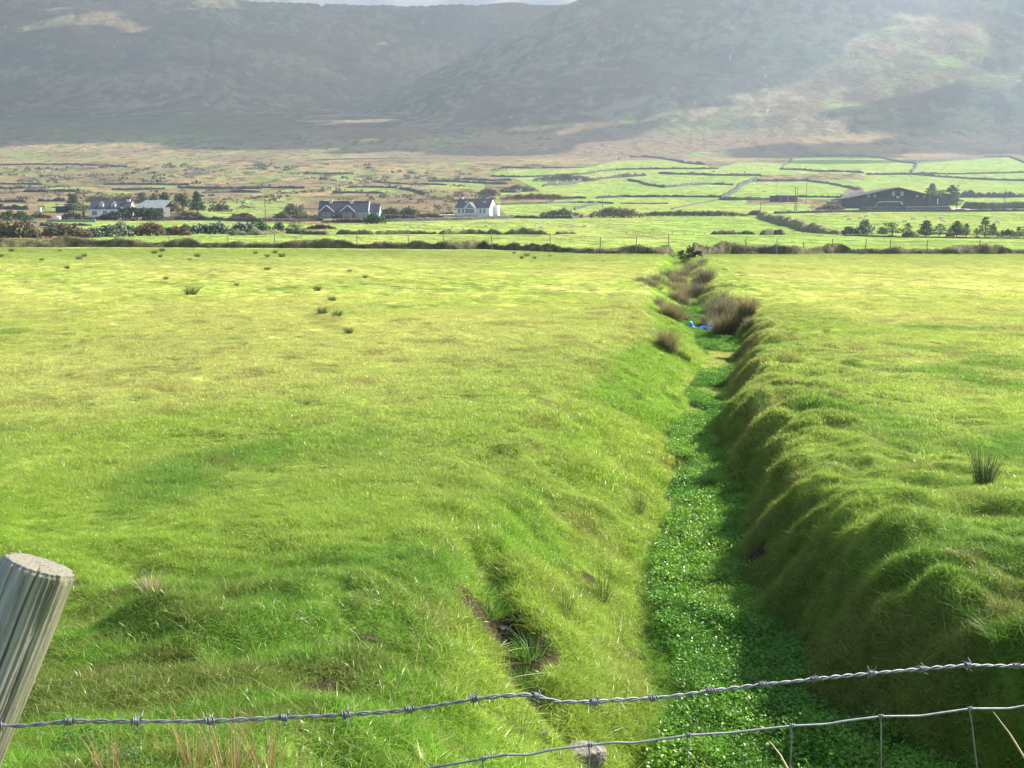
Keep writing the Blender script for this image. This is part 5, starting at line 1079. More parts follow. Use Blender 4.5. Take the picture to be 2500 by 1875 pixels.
# blue sack
def sack():
    g = gp(*c5(925,1000)); g.z += .10
    n = 26; m = 12; vs = []; r = np.random.default_rng(4)
    xs_ = np.linspace(-.3, .3, n); ys_ = np.linspace(-.1, .12, m); X_, Y_ = np.meshgrid(xs_, ys_); 
    Zs = .05+.06*fbm(X_*9+3, Y_*9, 3, 7)+.12*np.exp(-((X_+.27)/.06)**2)+.15*np.exp(-((X_-.24)/.05)**2)*(Y_ > -.03); Zs = Zs*np.clip((.12-np.abs(Y_))*14, .1, 1)
    top = np.stack([X_+.03*fbm(X_*7, Y_*7, 2, 3), Y_, Zs], -1).reshape(-1, 3); bot = top.copy(); bot[:, 2] = -.02
    ix = np.arange(n*m).reshape(m, n); q = [tuple(x) for x in np.stack([ix[:-1, :-1], ix[:-1, 1:], ix[1:, 1:], ix[1:, :-1]], -1).reshape(-1, 4)]
    N_ = n*m; q2 = [tuple(i+N_ for i in reversed(f)) for f in q]; ring = list(ix[0])+list(ix[1:, -1])+list(ix[-1, ::-1][1:])+list(ix[::-1, 0][1:-1])
    side = [(ring[i], ring[i]+N_, ring[(i+1) % len(ring)]+N_, ring[(i+1) % len(ring)]) for i in range(len(ring))]
    mb = MB(); mb.add(np.concatenate([top, bot]), q+q2+side); mb.m = [1 if i < len(q) and (i % (n-1)) in (3, 4) and i > 100 else 0 for i in range(len(mb.f))]
    o = mb.build('plastic_sack', [noisy('blue_plastic', (.02, .10, .55), (.05, .2, .75), 8, .3), noisy('white_print', (.7, .75, .8), (.8, .8, .85), 8, .35)], None, g); o.scale = (1.3, 1.6, 1.5); tag(o, 'crumpled blue plastic sack lying in the ditch', 'sack')
sack()

# ------------------------------------------------------------------ rocks
def rock(px, py, wpx, label, mat, sx=1, sz=.6, seed=0, sink=.2, rz=0, off=0):
    g = gp(px, py); m = g.y/F; s = wpx*m/2; bm = bmesh.new(); bmesh.ops.create_icosphere(bm, subdivisions=4, radius=1)
    for v in bm.verts:
        p = v.co; f = 1+.22*float(fbm(np.array([p.x*1.3+seed]), np.array([p.y*1.3+p.z]), 3, seed)[0]); q = p*f
        q.x = max(-.82, min(.85, q.x)); q.z = max(-.7, min(.6, q.z+.12*q.x)); q.y = max(-.8, min(.8, q.y)); v.co = Vector((q.x*s*sx, q.y*s*.8, q.z*s*sz*1.3))
    me = bpy.data.meshes.new('rock'); bm.to_mesh(me); bm.free(); o = link('rock', me, mat, None, g+Vector((0, 0, s*sz*(.6-sink)+off))); me.polygons.foreach_set('use_smooth', np.ones(len(me.polygons), bool)); o.rotation_euler = (0, .1, rz); return tag(o, label, 'rock', 'stones in the little gully')
M_ROCK = noisy('grey_brown_rock', (.13, .115, .095), (.30, .27, .23), 9, .85, .9, 22); M_ROCKD = noisy('dark_rock', (.05, .045, .04), (.16, .14, .12), 12, .85, .9, 22)
rock(1425, 1868, 120, 'large slanting grey brown slab under the lower wire', M_ROCK, 1.0, .6, 3, .0, .5); rock(1325, 1795, 34, 'small pale stone left above the large slab', M_ROCK, 1, .5, 5, .2, .3); rock(1232, 1542, 40, 'stone lying in the bare soil scar', M_ROCKD, 1, .5, 8, .25, .2); rock(1372, 1808, 20, 'tiny stone between the slab and the pale one', M_ROCKD, 1, .6, 9)
rock(895, 1562, 55, 'lump of bare dark earth beside the left slope', noisy('clod', (.03, .024, .018), (.09, .07, .05), 20, 1, 1, 40), 1.2, .35, 11, .3)

# ------------------------------------------------------------------ sheep and cattle
def animal_mesh(kind):
    bm = bmesh.new()
    def ell(c, r, sub=3):
        ret = bmesh.ops.create_icosphere(bm, subdivisions=sub, radius=1); 
        for v in ret['verts']: v.co = Vector((c[0]+v.co.x*r[0], c[1]+v.co.y*r[1], c[2]+v.co.z*r[2]))
    def limb(a, b, r0, r1):
        for i in range(7):
            t = i/6; p = Vector(a).lerp(Vector(b), t); rr = r0+(r1-r0)*t; ell(p, (rr, rr, rr*1.3), 2)
    if kind == 'sheep_grazing' or kind == 'sheep_standing':
        ell((0, 0, .58), (.46, .24, .25)); ell((.25, 0, .58), (.26, .22, .25)); ell((-.28, 0, .6), (.25, .24, .24))
        for x, y in ((.3, .12), (.3, -.12)): limb((x, y, .45), (x, y, .2), .06, .035); limb((x, y, .2), (x+.02, y, .03), .035, .03)
        for x, y in ((-.34, .13), (-.34, -.13)): limb((x, y, .5), (x+.05, y, .34), .09, .05); limb((x+.05, y, .34), (x-.05, y, .22), .045, .035); limb((x-.05, y, .22), (x-.02, y, .03), .035, .03)
        if kind == 'sheep_grazing': limb((.42, 0, .62), (.60, 0, .34), .13, .09); limb((.60, 0, .32), (.74, 0, .12), .09, .05); ell((.6, .1, .33), (.03, .08, .03), 1); ell((.6, -.1, .33), (.03, .08, .03), 1)
        else: limb((.42, 0, .68), (.56, 0, .88), .13, .09); limb((.56, 0, .9), (.74, 0, .82), .09, .055); ell((.54, .1, .93), (.03, .08, .03), 1); ell((.54, -.1, .93), (.03, .08, .03), 1)
        ell((-.54, 0, .55), (.05, .05, .13), 2); vs_ = .022
    else:
        ell((0, 0, 1.0), (.85, .34, .36)); ell((.5, 0, 1.0), (.42, .33, .38)); ell((-.6, 0, 1.05), (.35, .33, .33))
        for x, y in ((.6, .18), (.6, -.18)): limb((x, y, .8), (x, y, .4), .12, .07); limb((x, y, .4), (x, y, .05), .065, .06)
        for x, y in ((-.68, .2), (-.68, -.2)): limb((x, y, .9), (x+.1, y, .55), .16, .09); limb((x+.1, y, .55), (x-.08, y, .4), .08, .06); limb((x-.08, y, .4), (x, y, .05), .06, .055)
        limb((.8, 0, 1.05), (1.2, 0, .6), .24, .15); limb((1.2, 0, .58), (1.38, 0, .2), .14, .1); ell((1.2, .2, .62), (.05, .12, .05), 1); ell((1.2, -.2, .62), (.05, .12, .05), 1)
        limb((-.93, 0, 1.2), (-.98, 0, .5), .04, .03); vs_ = .04
    me = bpy.data.meshes.new(kind); bm.to_mesh(me); bm.free(); o = bpy.data.objects.new('tmp', me); C.objects.link(o)
    md = o.modifiers.new('r', 'REMESH'); md.mode = 'VOXEL'; md.voxel_size = vs_; md.use_smooth_shade = True
    dg = bpy.context.evaluated_depsgraph_get(); m2 = bpy.data.meshes.new_from_object(o.evaluated_get(dg)); m2.name = kind; bpy.data.objects.remove(o)
    m2.materials.clear()
    if 'sheep' in kind:
        m2.materials.append(M_WOOL); m2.materials.append(M_DFACE)
        for p in m2.polygons:
            c = p.center; hd = (c.x > .57 and (c.z < .34 if kind == 'sheep_grazing' else True)); p.material_index = 1 if (hd or c.z < .26) else 0; p.use_smooth = True
    else: m2.materials.append(M_COW)
    return m2
SG_ = animal_mesh('sheep_grazing'); SS_ = animal_mesh('sheep_standing'); CW = animal_mesh('cow')
def sheep(px, py, wpx, label, me=None, rz=None, nm='sheep', grp='sheep grazing in the fields'):
    g = gp(px, py); o = bpy.data.objects.new(nm, me or SG_); C.objects.link(o); o.location = g; s = min(1.3, max(.8, wpx*g.y/F/1.15)) if nm == 'sheep' else 1.0; o.scale = (s, s, s); o.rotation_euler = (0, 0, rz if rz is not None else random.choice([0, .4, 2.8, 3.3])); return tag(o, label, nm, grp)
L_, R_ = 3.2, .1
for x, y, f, w_, l, rz, me in [(1396,440,c2,7,'leftmost white sheep on the lawn green field, by the bungalow side',R_,None),(1465,444,c2,8,'second sheep from the left on the big green field',L_,None),(1743,440,c2,6,'sheep below the left part of the white gabled house',1.9,None),(1835,446,c2,6,'sheep lower right of the one below the white gabled house',1.6,None),(2030,432,c2,7,'sheep below the right part of the white gabled house',L_,None),
   (27,664,c3,7,'sheep straight below the gable of the white house',R_,SS_),(338,662,c3,6,'lone sheep left of the trio on the big green field',1.5,None),(426,646,c3,8,'uppermost sheep of the trio on the big green field',R_,None),(414,662,c3,6,'left sheep of the trio on the big green field',1.7,SS_),(462,678,c3,7,'lowest sheep of the trio on the big green field',L_,None),(514,650,c3,5,'tiny pale sheep right of the trio',R_,None),
   (612,668,c3,8,'dark sided sheep in the middle of the big green field',R_,None),(698,668,c3,6,'left sheep of the close pair',1.4,None),(717,666,c3,7,'right sheep of the close pair',L_,SS_),(805,668,c3,9,'rightmost sheep on the big green field',L_,None),
   (866,598,c4,11,'sheep farthest left below the barn',L_,None),(953,586,c4,10,'second sheep from the left below the barn',L_,None),(998,572,c4,10,'highest standing sheep of the three left ones below the barn',L_,None),(1357,592,c4,12,'sheep alone in the middle below the barn',L_,None),(1294,612,c4,11,'sheep half behind the widest conifer',L_,None),(1453,580,c4,8,'sheep facing us just above the pointed conifer',4.6,SS_),
   (1577,588,c4,12,'upper sheep of the crossing pair right of the V shaped tree',L_,None),(1582,610,c4,12,'lower sheep of the crossing pair right of the V shaped tree',R_,None),(2006,622,c4,12,'rightmost sheep, beside the tallest conifer',L_,None),
   (160,358,c4,5,'leftmost tiny sheep in the small field by the shed',R_,None),(210,376,c4,6,'lowest tiny sheep in the small field by the shed',L_,None),(344,348,c4,6,'brightest tiny sheep in the small field by the shed',R_,None),(230,325,c4,5,'highest tiny sheep in the small field by the shed',L_,None),(300,335,c4,5,'faint tiny sheep right of the highest one by the shed',R_,None),(425,338,c4,5,'tiny sheep left of the pole pair top',L_,None),(2178,368,c3,5,'tiny sheep by the pale wall at the sheep field corner',R_,None)]:
    sheep(*f(x, y), w_, l, me, rz)
sheep(*c3(1832,232), 8, 'dark cow grazing at the left of the shaded field', CW, L_, 'cow', 'cattle in the shaded field'); sheep(*c3(2078,238), 8, 'dark cow at the right of the shaded field', CW, 1.9, 'cow', 'cattle in the shaded field'); sheep(*c3(2208,205), 5, 'dark cow highest up in the shaded field', CW, 1.5, 'cow', 'cattle in the shaded field')

# ------------------------------------------------------------------ the near fence: leaning post, barbed wire, netting
def DW(x): return float(np.interp(x, [-400, 0, 1250, 2500, 3200], [1.34, 1.44, 1.62, 1.93, 2.1]))
def wood_mat():
    m, nt, ns, L = newmat('weathered_post'); out = N(nt, 'ShaderNodeOutputMaterial'); b = N(nt, 'ShaderNodeBsdfPrincipled'); b.inputs['Roughness'].default_value = .85; b.inputs['Specular IOR Level'].default_value = .25
    tc = N(nt, 'ShaderNodeTexCoord'); mp = N(nt, 'ShaderNodeMapping'); mp.inputs['Scale'].default_value = (70, 70, 4.5); L.new(tc.outputs['Object'], mp.inputs['Vector'])
    n1 = N(nt, 'ShaderNodeTexNoise', i_Scale=1.6, i_Detail=7., i_Roughness=.62, i_Distortion=.4); L.new(mp.outputs[0], n1.inputs['Vector'])
    n2 = N(nt, 'ShaderNodeTexNoise', i_Scale=7., i_Detail=4.); L.new(tc.outputs['Object'], n2.inputs['Vector'])
    r1 = N(nt, 'ShaderNodeValToRGB'); L.new(n1.outputs['Fac'], r1.inputs[0]); e = r1.color_ramp.elements; e[0].position = .28; e[0].color = (.12, .11, .10, 1); e[1].position = .7; e[1].color = (.42, .40, .38, 1); q = e.new(.45); q.color = (.29, .275, .26, 1)
    gx = N(nt, 'ShaderNodeSeparateXYZ'); L.new(tc.outputs['Object'], gx.inputs[0])
    ad = N(nt, 'ShaderNodeMath', operation='MULTIPLY_ADD', i_1=11.0, i_2=-.02); L.new(gx.outputs['X'], ad.inputs[0])
    am = N(nt, 'ShaderNodeMath', operation='MULTIPLY'); L.new(n2.outputs['Fac'], am.inputs[0]); am.inputs[1].default_value = .9
    a2 = N(nt, 'ShaderNodeMath', operation='ADD', use_clamp=True); L.new(ad.outputs[0], a2.inputs[0]); L.new(am.outputs[0], a2.inputs[1])
    mr = N(nt, 'ShaderNodeMapRange', i_1=.45, i_2=1.05, i_3=0, i_4=.8); L.new(a2.outputs[0], mr.inputs[0])
    mx = N(nt, 'ShaderNodeMix', data_type='RGBA'); L.new(mr.outputs[0], mx.inputs['Factor']); L.new(r1.outputs[0], mx.inputs['A'])
    r2 = N(nt, 'ShaderNodeValToRGB'); L.new(n1.outputs['Fac'], r2.inputs[0]); e = r2.color_ramp.elements; e[0].position = .3; e[0].color = (.045, .048, .016, 1); e[1].position = .7; e[1].color = (.27, .265, .13, 1); L.new(r2.outputs[0], mx.inputs['B'])
    L.new(mx.outputs['Result'], b.inputs['Base Color'])
    bp = N(nt, 'ShaderNodeBump', i_Strength=1., i_Distance=.006); L.new(n1.outputs['Fac'], bp.inputs['Height']); L.new(bp.outputs[0], b.inputs['Normal']); L.new(b.outputs[0], out.inputs[0]); return m
def endgrain():
    m, nt, ns, L = newmat('post_end_grain'); out = N(nt, 'ShaderNodeOutputMaterial'); b = N(nt, 'ShaderNodeBsdfPrincipled'); b.inputs['Roughness'].default_value = .9
    tc = N(nt, 'ShaderNodeTexCoord'); wv = N(nt, 'ShaderNodeTexWave', wave_type='RINGS', rings_direction='Z', i_Scale=42., i_Distortion=9., i_Detail=5.); L.new(tc.outputs['Object'], wv.inputs['Vector'])
    r1 = N(nt, 'ShaderNodeValToRGB'); L.new(wv.outputs['Fac'], r1.inputs[0]); e = r1.color_ramp.elements; e[0].color = (.165, .15, .11, 1); e[1].position = .6; e[1].color = (.185, .175, .135, 1); L.new(r1.outputs[0], b.inputs['Base Color'])
    bp = N(nt, 'ShaderNodeBump', i_Strength=.3, i_Distance=.002); L.new(wv.outputs['Fac'], bp.inputs['Height']); L.new(bp.outputs[0], b.inputs['Normal']); L.new(b.outputs[0], out.inputs[0]); return m
def near_post():
    Yp = DW(60)+.075; T = at(98, 1378, Yp); Bm = at(-104, 1875, Yp-.065); ax = (T-Bm).normalized(); L = 1.75; n = 200; rows = 150; r0 = .0525
    org = T-ax*L; yv = (Vector((0, 1, 0))-ax*ax.y).normalized(); xv = yv.cross(ax).normalized(); zq = Matrix((xv, yv, ax)).transposed().to_quaternion(); 
    cracks = [(-2.05, .0, .5), (-1.32, .0, .9), (-.72, .0, 1.2), (-2.6, .02, .35), (-1.7, .25, .5)]
    vs = []
    for i in range(rows+1):
        t = (i/rows)**.7 if False else i/rows; z = L*(1-(1-t)**1.6)
        for k in range(n):
            a = 2*math.pi*k/n; d = L-z; rr = r0*(1+.03*math.sin(2*a+.6)+.012*math.sin(5*a+z*9)+.006*math.sin(11*a+z*4))*(1-.02*z)
            for (ca, d0, dl) in cracks:
                da = (a-ca-.05*math.sin(z*9+ca)-.03*math.sin(z*31+ca*3)+math.pi) % (2*math.pi)-math.pi
                if d < dl: rr -= .007*math.exp(-(da/.021)**2)*(1-d/dl)**.5*(d >= d0)
            if d < .012: rr += .0016*math.sin(a*23+math.sin(a*7)*2)*(1-d/.012)-.004*max(0, math.sin(a*2.3+.5))**6*(1-d/.012)
            rr += .0008*math.sin(a*37+z*2+math.sin(z*11))+.0006*math.sin(a*71+z*5)
            kn = ((((a+1.15+math.pi) % 6.283-math.pi)*r0)**2+((d-.30)*.6)**2)**.5; rr += .003*math.exp(-(kn/.014)**2)-.009*math.exp(-(kn/.0055)**2)
            if d < .004: rr -= .002
            vs.append((rr*math.cos(a), rr*math.sin(a), z))
    fs = [(i*n+k, i*n+(k+1) % n, (i+1)*n+(k+1) % n, (i+1)*n+k) for i in range(rows) for k in range(n)]
    # top: ring of rings, slightly rough
    base = rows*n; rings = [base]
    for j in range(1, 8):
        f = 1-j/8; b0 = len(vs)
        for k in range(n): x, y, z = vs[base+k]; vs.append((x*f, y*f, L+.0015*math.sin(j*2.4+k*.3)-.0022*math.exp(-((2*math.pi*k/n+1.32-6.283)/.06)**2)*4*f*f))
        fs += [(rings[-1]+k, rings[-1]+(k+1) % n, b0+(k+1) % n, b0+k) for k in range(n)]; rings.append(b0)
    vs.append((0, 0, L)); fs += [(rings[-1]+k, rings[-1]+(k+1) % n, len(vs)-1) for k in range(n)]
    me = bpy.data.meshes.new('fence_post'); me.from_pydata(vs, [], fs); me.update(); o = link('fence_post', me, [wood_mat(), endgrain()]); me.polygons.foreach_set('use_smooth', np.ones(len(me.polygons), bool))
    mi = np.zeros(len(fs), np.int32); mi[rows*n:] = 1; me.polygons.foreach_set('material_index', mi)
    o.location = org; o.rotation_mode = 'QUATERNION'; o.rotation_quaternion = zq; tag(o, 'round weathered grey wooden fence post leaning at the left edge', 'fence post')
near_post()
def wire3(pts): return [at(x, y, DW(x)) for x, y in pts]
def resample(P, step):
    out = [P[0]]; 
    for a, b in zip(P[:-1], P[1:]):
        n = max(1, int((b-a).length/step)); out += [a.lerp(b, (i+1)/n) for i in range(n)]
    return out
def smoothP(P, it=6):
    for _ in range(it): P = [P[0]]+[(P[i-1]+P[i]*2+P[i+1])/4 for i in range(1, len(P)-1)]+[P[-1]]
    return P
def barbed():
    bp = [(-260,1774),(0,1770),(45,1773),(170,1761),(333,1761),(513,1761),(693,1752),(845,1745),(1000,1733),(1159,1707),(1224,1699),(1286,1696),(1308,1698),(1362,1713),(1450,1714),(1500,1709),(1595,1705),(1735,1687),(1862,1671),(1988,1658),(2126,1644),(2250,1633),(2363,1624),(2481,1626),(2560,1626),(2800,1600)]
    P = smoothP(resample(wire3(bp), .003), 8); o = empty('barbed_wire', P[0]); tag(o, 'upper rusty grey strand of barbed wire crossing the foreground', 'barbed wire'); b0 = -P[0]
    s = 0; off = []; 
    for i in range(len(P)): 
        if i: s += (P[i]-P[i-1]).length
        off.append(s)
    for ph in (0, math.pi):
        Q = []
        for p, s in zip(P, off):
            rr = .0019*(1+.25*math.sin(s*31)); a = s/.042*2*math.pi*.8+ph+.8*math.sin(s*9); Q.append(p+Vector((0, math.sin(a)*rr, math.cos(a)*rr)))
        mb = MB(); mb.tube(Q, .00165, 7); w_ = mb.build('strand', M_WIRE, o, smooth=True); w_.location = b0
    for bx, by in [(-3,1770),(170,1761),(333,1761),(513,1761),(693,1752),(845,1745),(1000,1733),(1159,1707),(1308,1698),(1450,1714),(1595,1705),(1735,1687),(1862,1671),(1988,1658),(2126,1644),(2250,1633),(2363,1624),(2481,1626)]:
        c = at(bx, by, DW(bx)); i = min(range(len(P)), key=lambda j: (P[j]-c).length); c = P[i]; t = (P[min(i+4, len(P)-1)]-P[max(i-4, 0)]).normalized(); up = (Vector((0, 0, 1))-t*t.z).normalized(); sd = t.cross(up); mb = MB()
        rnd = random.Random(int(bx)); ph = rnd.uniform(0, 6.28)
        for w2 in (0, 1):
            Q = []; turns = 2.0
            for k in range(30):
                f = k/29; a = ph+w2*math.pi+f*turns*2*math.pi; Q.append(c+t*((f-.5)*.0085+(w2-.5)*.0045)+(up*math.cos(a)+sd*math.sin(a))*.0046)
            a0 = ph+w2*math.pi; d0 = (up*math.cos(a0+1.35)+sd*math.sin(a0+1.35)); a1 = a0+turns*2*math.pi; d1 = (up*math.cos(a1-1.35)+sd*math.sin(a1-1.35))
            L0 = rnd.uniform(.011, .016); Q = [Q[0]-d0*-1*-L0 - t*.002, Q[0]-d0*.4*L0]+Q+[Q[-1]+d1*-.4*-L0, Q[-1]+d1*L0+t*.002]
            n = len(Q); mb.tube(Q, [.0004]+[.00115]*(n-2)+[.0004], 6)
        b = mb.build('barb', M_WIRE, o, smooth=True); b.location = b0
barbed()
def netting():
    np_ = [(700,1960),(900,1905),(1047,1875),(1181,1852),(1235,1842),(1293,1843),(1344,1830),(1441,1819),(1500,1812),(1545,1814),(1681,1795),(1780,1789),(1934,1772),(2020,1768),(2056,1761),(2151,1749),(2246,1748),(2368,1730),(2463,1730),(2500,1723),(2620,1705),(2800,1680)]
    P = smoothP(resample(wire3(np_), .004), 5); o = empty('wire_netting', P[0]); tag(o, 'smooth grey top wire of sheep netting with hanging stay wires', 'wire netting'); b0 = -P[0]
    mb = MB(); mb.tube(P, .0021, 8); w_ = mb.build('top_wire', M_WIRE, o, smooth=True); w_.location = b0
    for x, y, x2 in [(960,1893,955),(1181,1852,1180),(1441,1819,1437),(1681,1795,1678),(1934,1772,1928),(2151,1749,2150),(2368,1730,2384),(2590,1710,2610)]:
        c = at(x, y, DW(x)); i = min(range(len(P)), key=lambda j: (P[j]-c).length); c = P[i]; t = (P[min(i+3, len(P)-1)]-P[max(i-3, 0)]).normalized(); e = at(x2, 1875, DW(x)); 
        d = (e-c); d = Vector((d.x*(1 if abs(d.z) > .01 else 0), 0, d.z)); sl_ = d.x/d.z if abs(d.z) > .03 else .02; mb = MB(); low = c+Vector((-sl_*.8*-1 if False else sl_*-.8, 0, -.8))
        kn = [c+t*((k/15-.5)*.007)+(Vector((0, 0, 1))*math.cos(k/15*12.6)+Vector((0, 1, 0))*math.sin(k/15*12.6))*.0034 for k in range(16)]
        Q = [low, c+(low-c)*.5+Vector((.004, 0, 0)), c+(low-c)*.02]+kn; mb.tube(Q, .00125, 6); b = mb.build('stay_wire', M_WIRE, o, smooth=True); b.location = b0
    for dz in (.15, .33, .53):
        mb = MB(); mb.tube([p-Vector((0, 0, dz)) for p in P[::4]], .0014, 6); w2 = mb.build('line_wire', M_WIRE, o, smooth=True); w2.location = b0
netting()
# tan stalk leaning at the lower right
def stalk(p0, p1, Y0, Y1, label):
    a = at(*p0, Y0); b = at(*p1, Y1); a2 = b+(a-b)*1.0; low = b+(b-a)*.8; mb = MB(); mb.tube([low, b, (a+b)/2+Vector((.004, 0, 0)), a], [.0028, .0026, .002, .0008], 6); o = mb.build('dry_stalk', noisy('stalk_tan', (.42, .33, .16), (.55, .45, .22), 10, .8), None, smooth=True); tag(o, label, 'dry stalk')
stalk((2425,1738), (2500,1848), 2.6, 2.5, 'single tan stalk leaning at the lower right corner'); stalk((1878,1808), (1925,1880), 2.6, 2.5, 'short tan stalk rising at the bottom over the watercress')
# yellow flowers
for px, py, l in [(1378,1275,'left of the two tiny yellow flowers on the left slope'),(1449,1287,'right of the two tiny yellow flowers on the left slope')]:
    g = gp(px, py); mb = MB(); mb.tube([g, g+Vector((0, 0, .1))], .002, 4)
    for k in range(7): a = k*.9; c = g+Vector((0, 0, .1)); mb.add([c, c+Vector((math.cos(a-.3)*.012, math.sin(a-.3)*.012, .006)), c+Vector((math.cos(a)*.02, math.sin(a)*.02, .008)), c+Vector((math.cos(a+.3)*.012, math.sin(a+.3)*.012, .006))], [(0, 1, 2, 3)], 1)
    o = mb.build('yellow_flower', [F_LUSH, noisy('petal_yellow', (.7, .5, .02), (.8, .6, .05), 10, .8)]); tag(o, l, 'flower')
# ------------------------------------------------------------------ sun, sky, haze, camera
w = bpy.data.worlds.new('World'); sc.world = w; w.use_nodes = True; nt = w.node_tree
bg = nt.nodes['Background']; sky = nt.nodes.new('ShaderNodeTexSky'); sky.sky_type = 'NISHITA'; sky.sun_disc = False
sky.sun_elevation = SUN_EL; sky.sun_rotation = SUN_AZ; sky.dust_density = 1.5; sky.air_density = 1.0
nt.links.new(sky.outputs[0], bg.inputs[0]); bg.inputs[1].default_value = .088
sl = bpy.data.lights.new('sun', 'SUN'); sl.energy = 5.0; sl.angle = R(.55); sl.color = (1, .945, .84)
so = bpy.data.objects.new('sun', sl); C.objects.link(so); so.rotation_euler = Vector(SD).to_track_quat('Z', 'Y').to_euler(); so.location = (40, 20, 60)
cam = bpy.data.cameras.new('camera'); co = bpy.data.objects.new('camera', cam); C.objects.link(co); sc.camera = co
cam.sensor_width = 36; cam.lens = 36*F/2500; cam.clip_start = .05; cam.clip_end = 30000
co.location = (0, 0, 0); co.rotation_euler = (R(90)-PIT, 0, 0)
sc.view_settings.view_transform = 'Standard'; sc.view_settings.look = 'None'; sc.view_settings.exposure = 1.54; sc.view_settings.gamma = 1
sc.render.resolution_x = 1024; sc.render.resolution_y = 768
def haze():
    mb = MB(); mb.box(-7000, 7000, -300, 6700, -40, 985)
    m, nt, ns, L = newmat('haze_air'); out = N(nt, 'ShaderNodeOutputMaterial'); v = N(nt, 'ShaderNodeVolumePrincipled')
    v.inputs['Color'].default_value = (.69, .84, 1, 1); v.inputs['Density'].default_value = .00018; v.inputs['Anisotropy'].default_value = .35
    L.new(v.outputs[0], out.inputs['Volume'])
    o = mb.build('haze', m); tag(o, kind='stuff', label='pale blue haze in the air before the mountains', cat='haze')
haze()

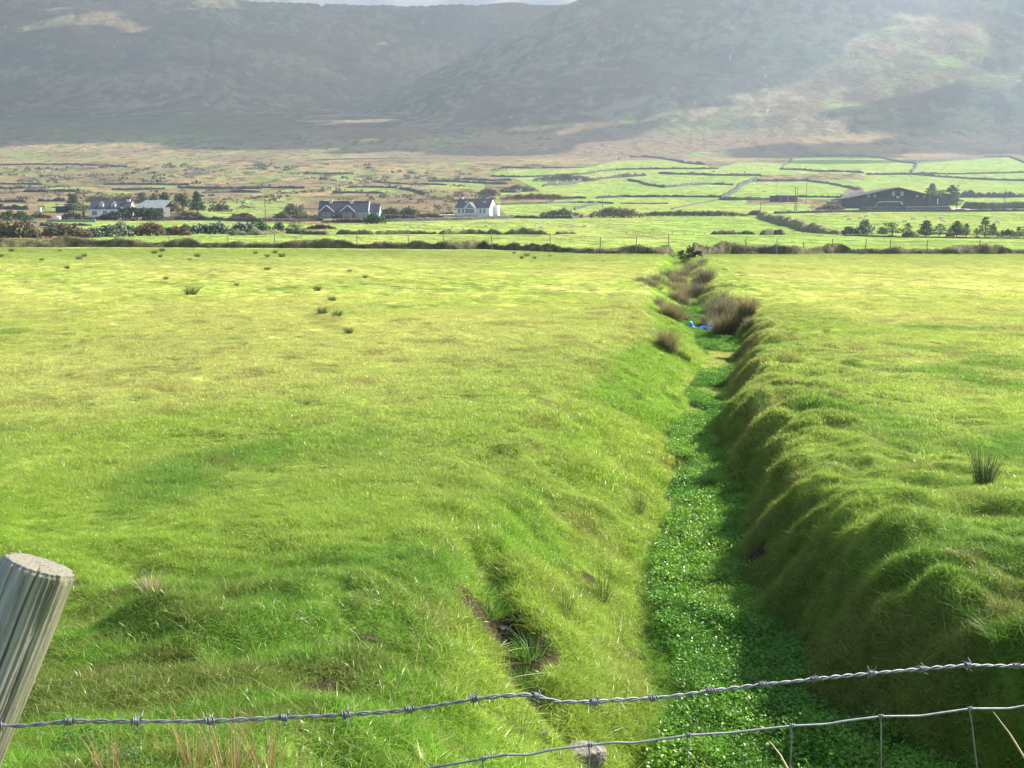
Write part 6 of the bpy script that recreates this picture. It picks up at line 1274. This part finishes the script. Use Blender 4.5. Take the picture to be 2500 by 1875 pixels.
# ------------------------------------------------------------------ clouds (cast the moving shade on the mountains)
def clouds():
    ZB = 1150.; st = 40.; gx = np.arange(-2600, 5600, st); gy = np.arange(900, 6100, st)
    GX, GY = np.meshgrid(gx, gy); t = np.zeros_like(GX)+ZB/SD[2]; hx = GX.copy(); hy = GY.copy()
    # walk down the sun ray to the ground
    done = np.zeros(GX.shape, bool); HX = GX-SD[0]/SD[2]*ZB; HY = GY-SD[1]/SD[2]*ZB; HZ = np.zeros_like(GX)
    for h in np.arange(1000, -20, -20.):
        X = GX-SD[0]/SD[2]*(ZB-h); Y = GY-SD[1]/SD[2]*(ZB-h); z = zt(X, np.maximum(Y, 5)); hit = (~done)&(z >= h); HX[hit] = X[hit]; HY[hit] = Y[hit]; HZ[hit] = z[hit]; done |= hit
    ok = HY > 300
    u, r = pix(HX, np.maximum(HY, 300), HZ)
    n = fbm(GX/260, GY/260, 4, 301)+1.1*fbm(GX/110, GY/110, 3, 302)
    lim = np.interp(u, [-900, 0, 600, 850, 1000, 1200, 1500, 1800, 2100, 2500, 3000], [372, 372, 365, 384, 392, 384, 352, 372, 400, 385, 380])
    d = np.clip((lim-r)/14, -9, 1.7)+n*1.6
    # sunny openings
    d = d-3.4*np.exp(-((u-1800)/380)**2-((r-300)/42)**2)-3.3*np.exp(-((u-2300)/420)**2-((r-130)/125)**2)-2.6*np.exp(-((u-300)/190)**2-((r-45)/34)**2)-2.2*np.exp(-((u-560)/90)**2-((r-20)/24)**2)-1.8*np.exp(-((u-260)/260)**2-((r-345)/16)**2)
    d = d-1.2*ss(60, 0, r)*ss(900, 1250, u)*0
    on = (d > 0)&ok; 
    # pad: cloud bank reaches a little beyond the frame
    H = np.clip(d, 0, 3)*55+25*(fbm(GX/120, GY/120, 3, 305)+1)
    iy, ix = np.nonzero(on[:-1, :-1]&on[1:, :-1]&on[:-1, 1:]&on[1:, 1:])
    nn = GX.size; jx = 22*(vn(GX/37., GY/41., 311)-.5)*2; jy = 22*(vn(GX/43., GY/39., 312)-.5)*2
    bot = np.stack([GX+jx, GY+jy, ZB+20*fbm(GX/150, GY/150, 2, 306)], -1).reshape(-1, 3); top = bot.copy(); top[:, 2] += H.ravel()
    W_ = GX.shape[1]; a = iy*W_+ix; q = np.stack([a, a+W_, a+W_+1, a+1], -1); qt = q[:, ::-1]+nn
    cell = np.zeros(GX.shape, bool); cell[iy, ix] = True; side = []
    for dy, dx, p, s in ((0, -1, (0, 0), (1, 0)), (0, 1, (1, 1), (0, 1)), (-1, 0, (0, 1), (0, 0)), (1, 0, (1, 0), (1, 1))):
        nb = np.zeros_like(cell); y2 = iy+dy; x2 = ix+dx; inb = (y2 >= 0)&(x2 >= 0)&(y2 < cell.shape[0])&(x2 < cell.shape[1]); v = np.zeros(len(iy), bool); v[inb] = cell[y2[inb], x2[inb]]; e = ~v
        i0 = (iy[e]+p[0])*W_+ix[e]+p[1]; i1 = (iy[e]+s[0])*W_+ix[e]+s[1]; side.append(np.stack([i0, i1, i1+nn, i0+nn], -1))
    Q = np.concatenate([q, qt]+side); me = npmesh('clouds', np.concatenate([bot, top]), Q, np.full(len(Q), 4), True)
    m, nt, ns, L = newmat('cloud_white'); out = N(nt, 'ShaderNodeOutputMaterial'); b = N(nt, 'ShaderNodeBsdfDiffuse'); b.inputs[0].default_value = (.85, .86, .88, 1); tr = N(nt, 'ShaderNodeBsdfTranslucent'); tr.inputs[0].default_value = (.85, .86, .88, 1); mx = N(nt, 'ShaderNodeMixShader', i_0=.5); L.new(b.outputs[0], mx.inputs[1]); L.new(tr.outputs[0], mx.inputs[2]); tp = N(nt, 'ShaderNodeBsdfTransparent'); m3 = N(nt, 'ShaderNodeMixShader', i_0=.3); L.new(mx.outputs[0], m3.inputs[1]); L.new(tp.outputs[0], m3.inputs[2]); L.new(m3.outputs[0], out.inputs[0])
    o = link('clouds', me, m); tag(o, 'broken white cloud layer above the mountains', 'cloud', kind='stuff')
    # cloud bank lying behind the ridge at the top of the view
    gx = np.linspace(-3200, 3400, 90); gz_ = np.linspace(0, 1, 14); GX, GT = np.meshgrid(gx, gz_); yy = 7600+500*fbm(GX/500, GT*3, 3, 320)-350*np.sin(GT*math.pi); zz = 1010+GT*900+70*fbm(GX/200, GT*4+2, 3, 321)
    V = np.stack([GX, yy, zz], -1).reshape(-1, 3); V2 = V.copy(); V2[:, 1] += 900; n2 = len(V); ix_ = np.arange(n2).reshape(GX.shape); q = np.stack([ix_[:-1, :-1], ix_[:-1, 1:], ix_[1:, 1:], ix_[1:, :-1]], -1).reshape(-1, 4)
    ring = np.concatenate([ix_[0], ix_[1:, -1], ix_[-1, ::-1][1:], ix_[::-1, 0][1:-1]]); rn_ = np.roll(ring, -1); sd_ = np.stack([ring, ring+n2, rn_+n2, rn_], -1)
    Q = np.concatenate([q, q[:, ::-1]+n2, sd_]); o2 = link('cloud_bank', npmesh('cloud_bank', np.concatenate([V, V2]), Q, np.full(len(Q), 4), True), m); tag(o2, 'bright cloud bank lying behind the mountain crest', 'cloud', kind='stuff')
clouds()
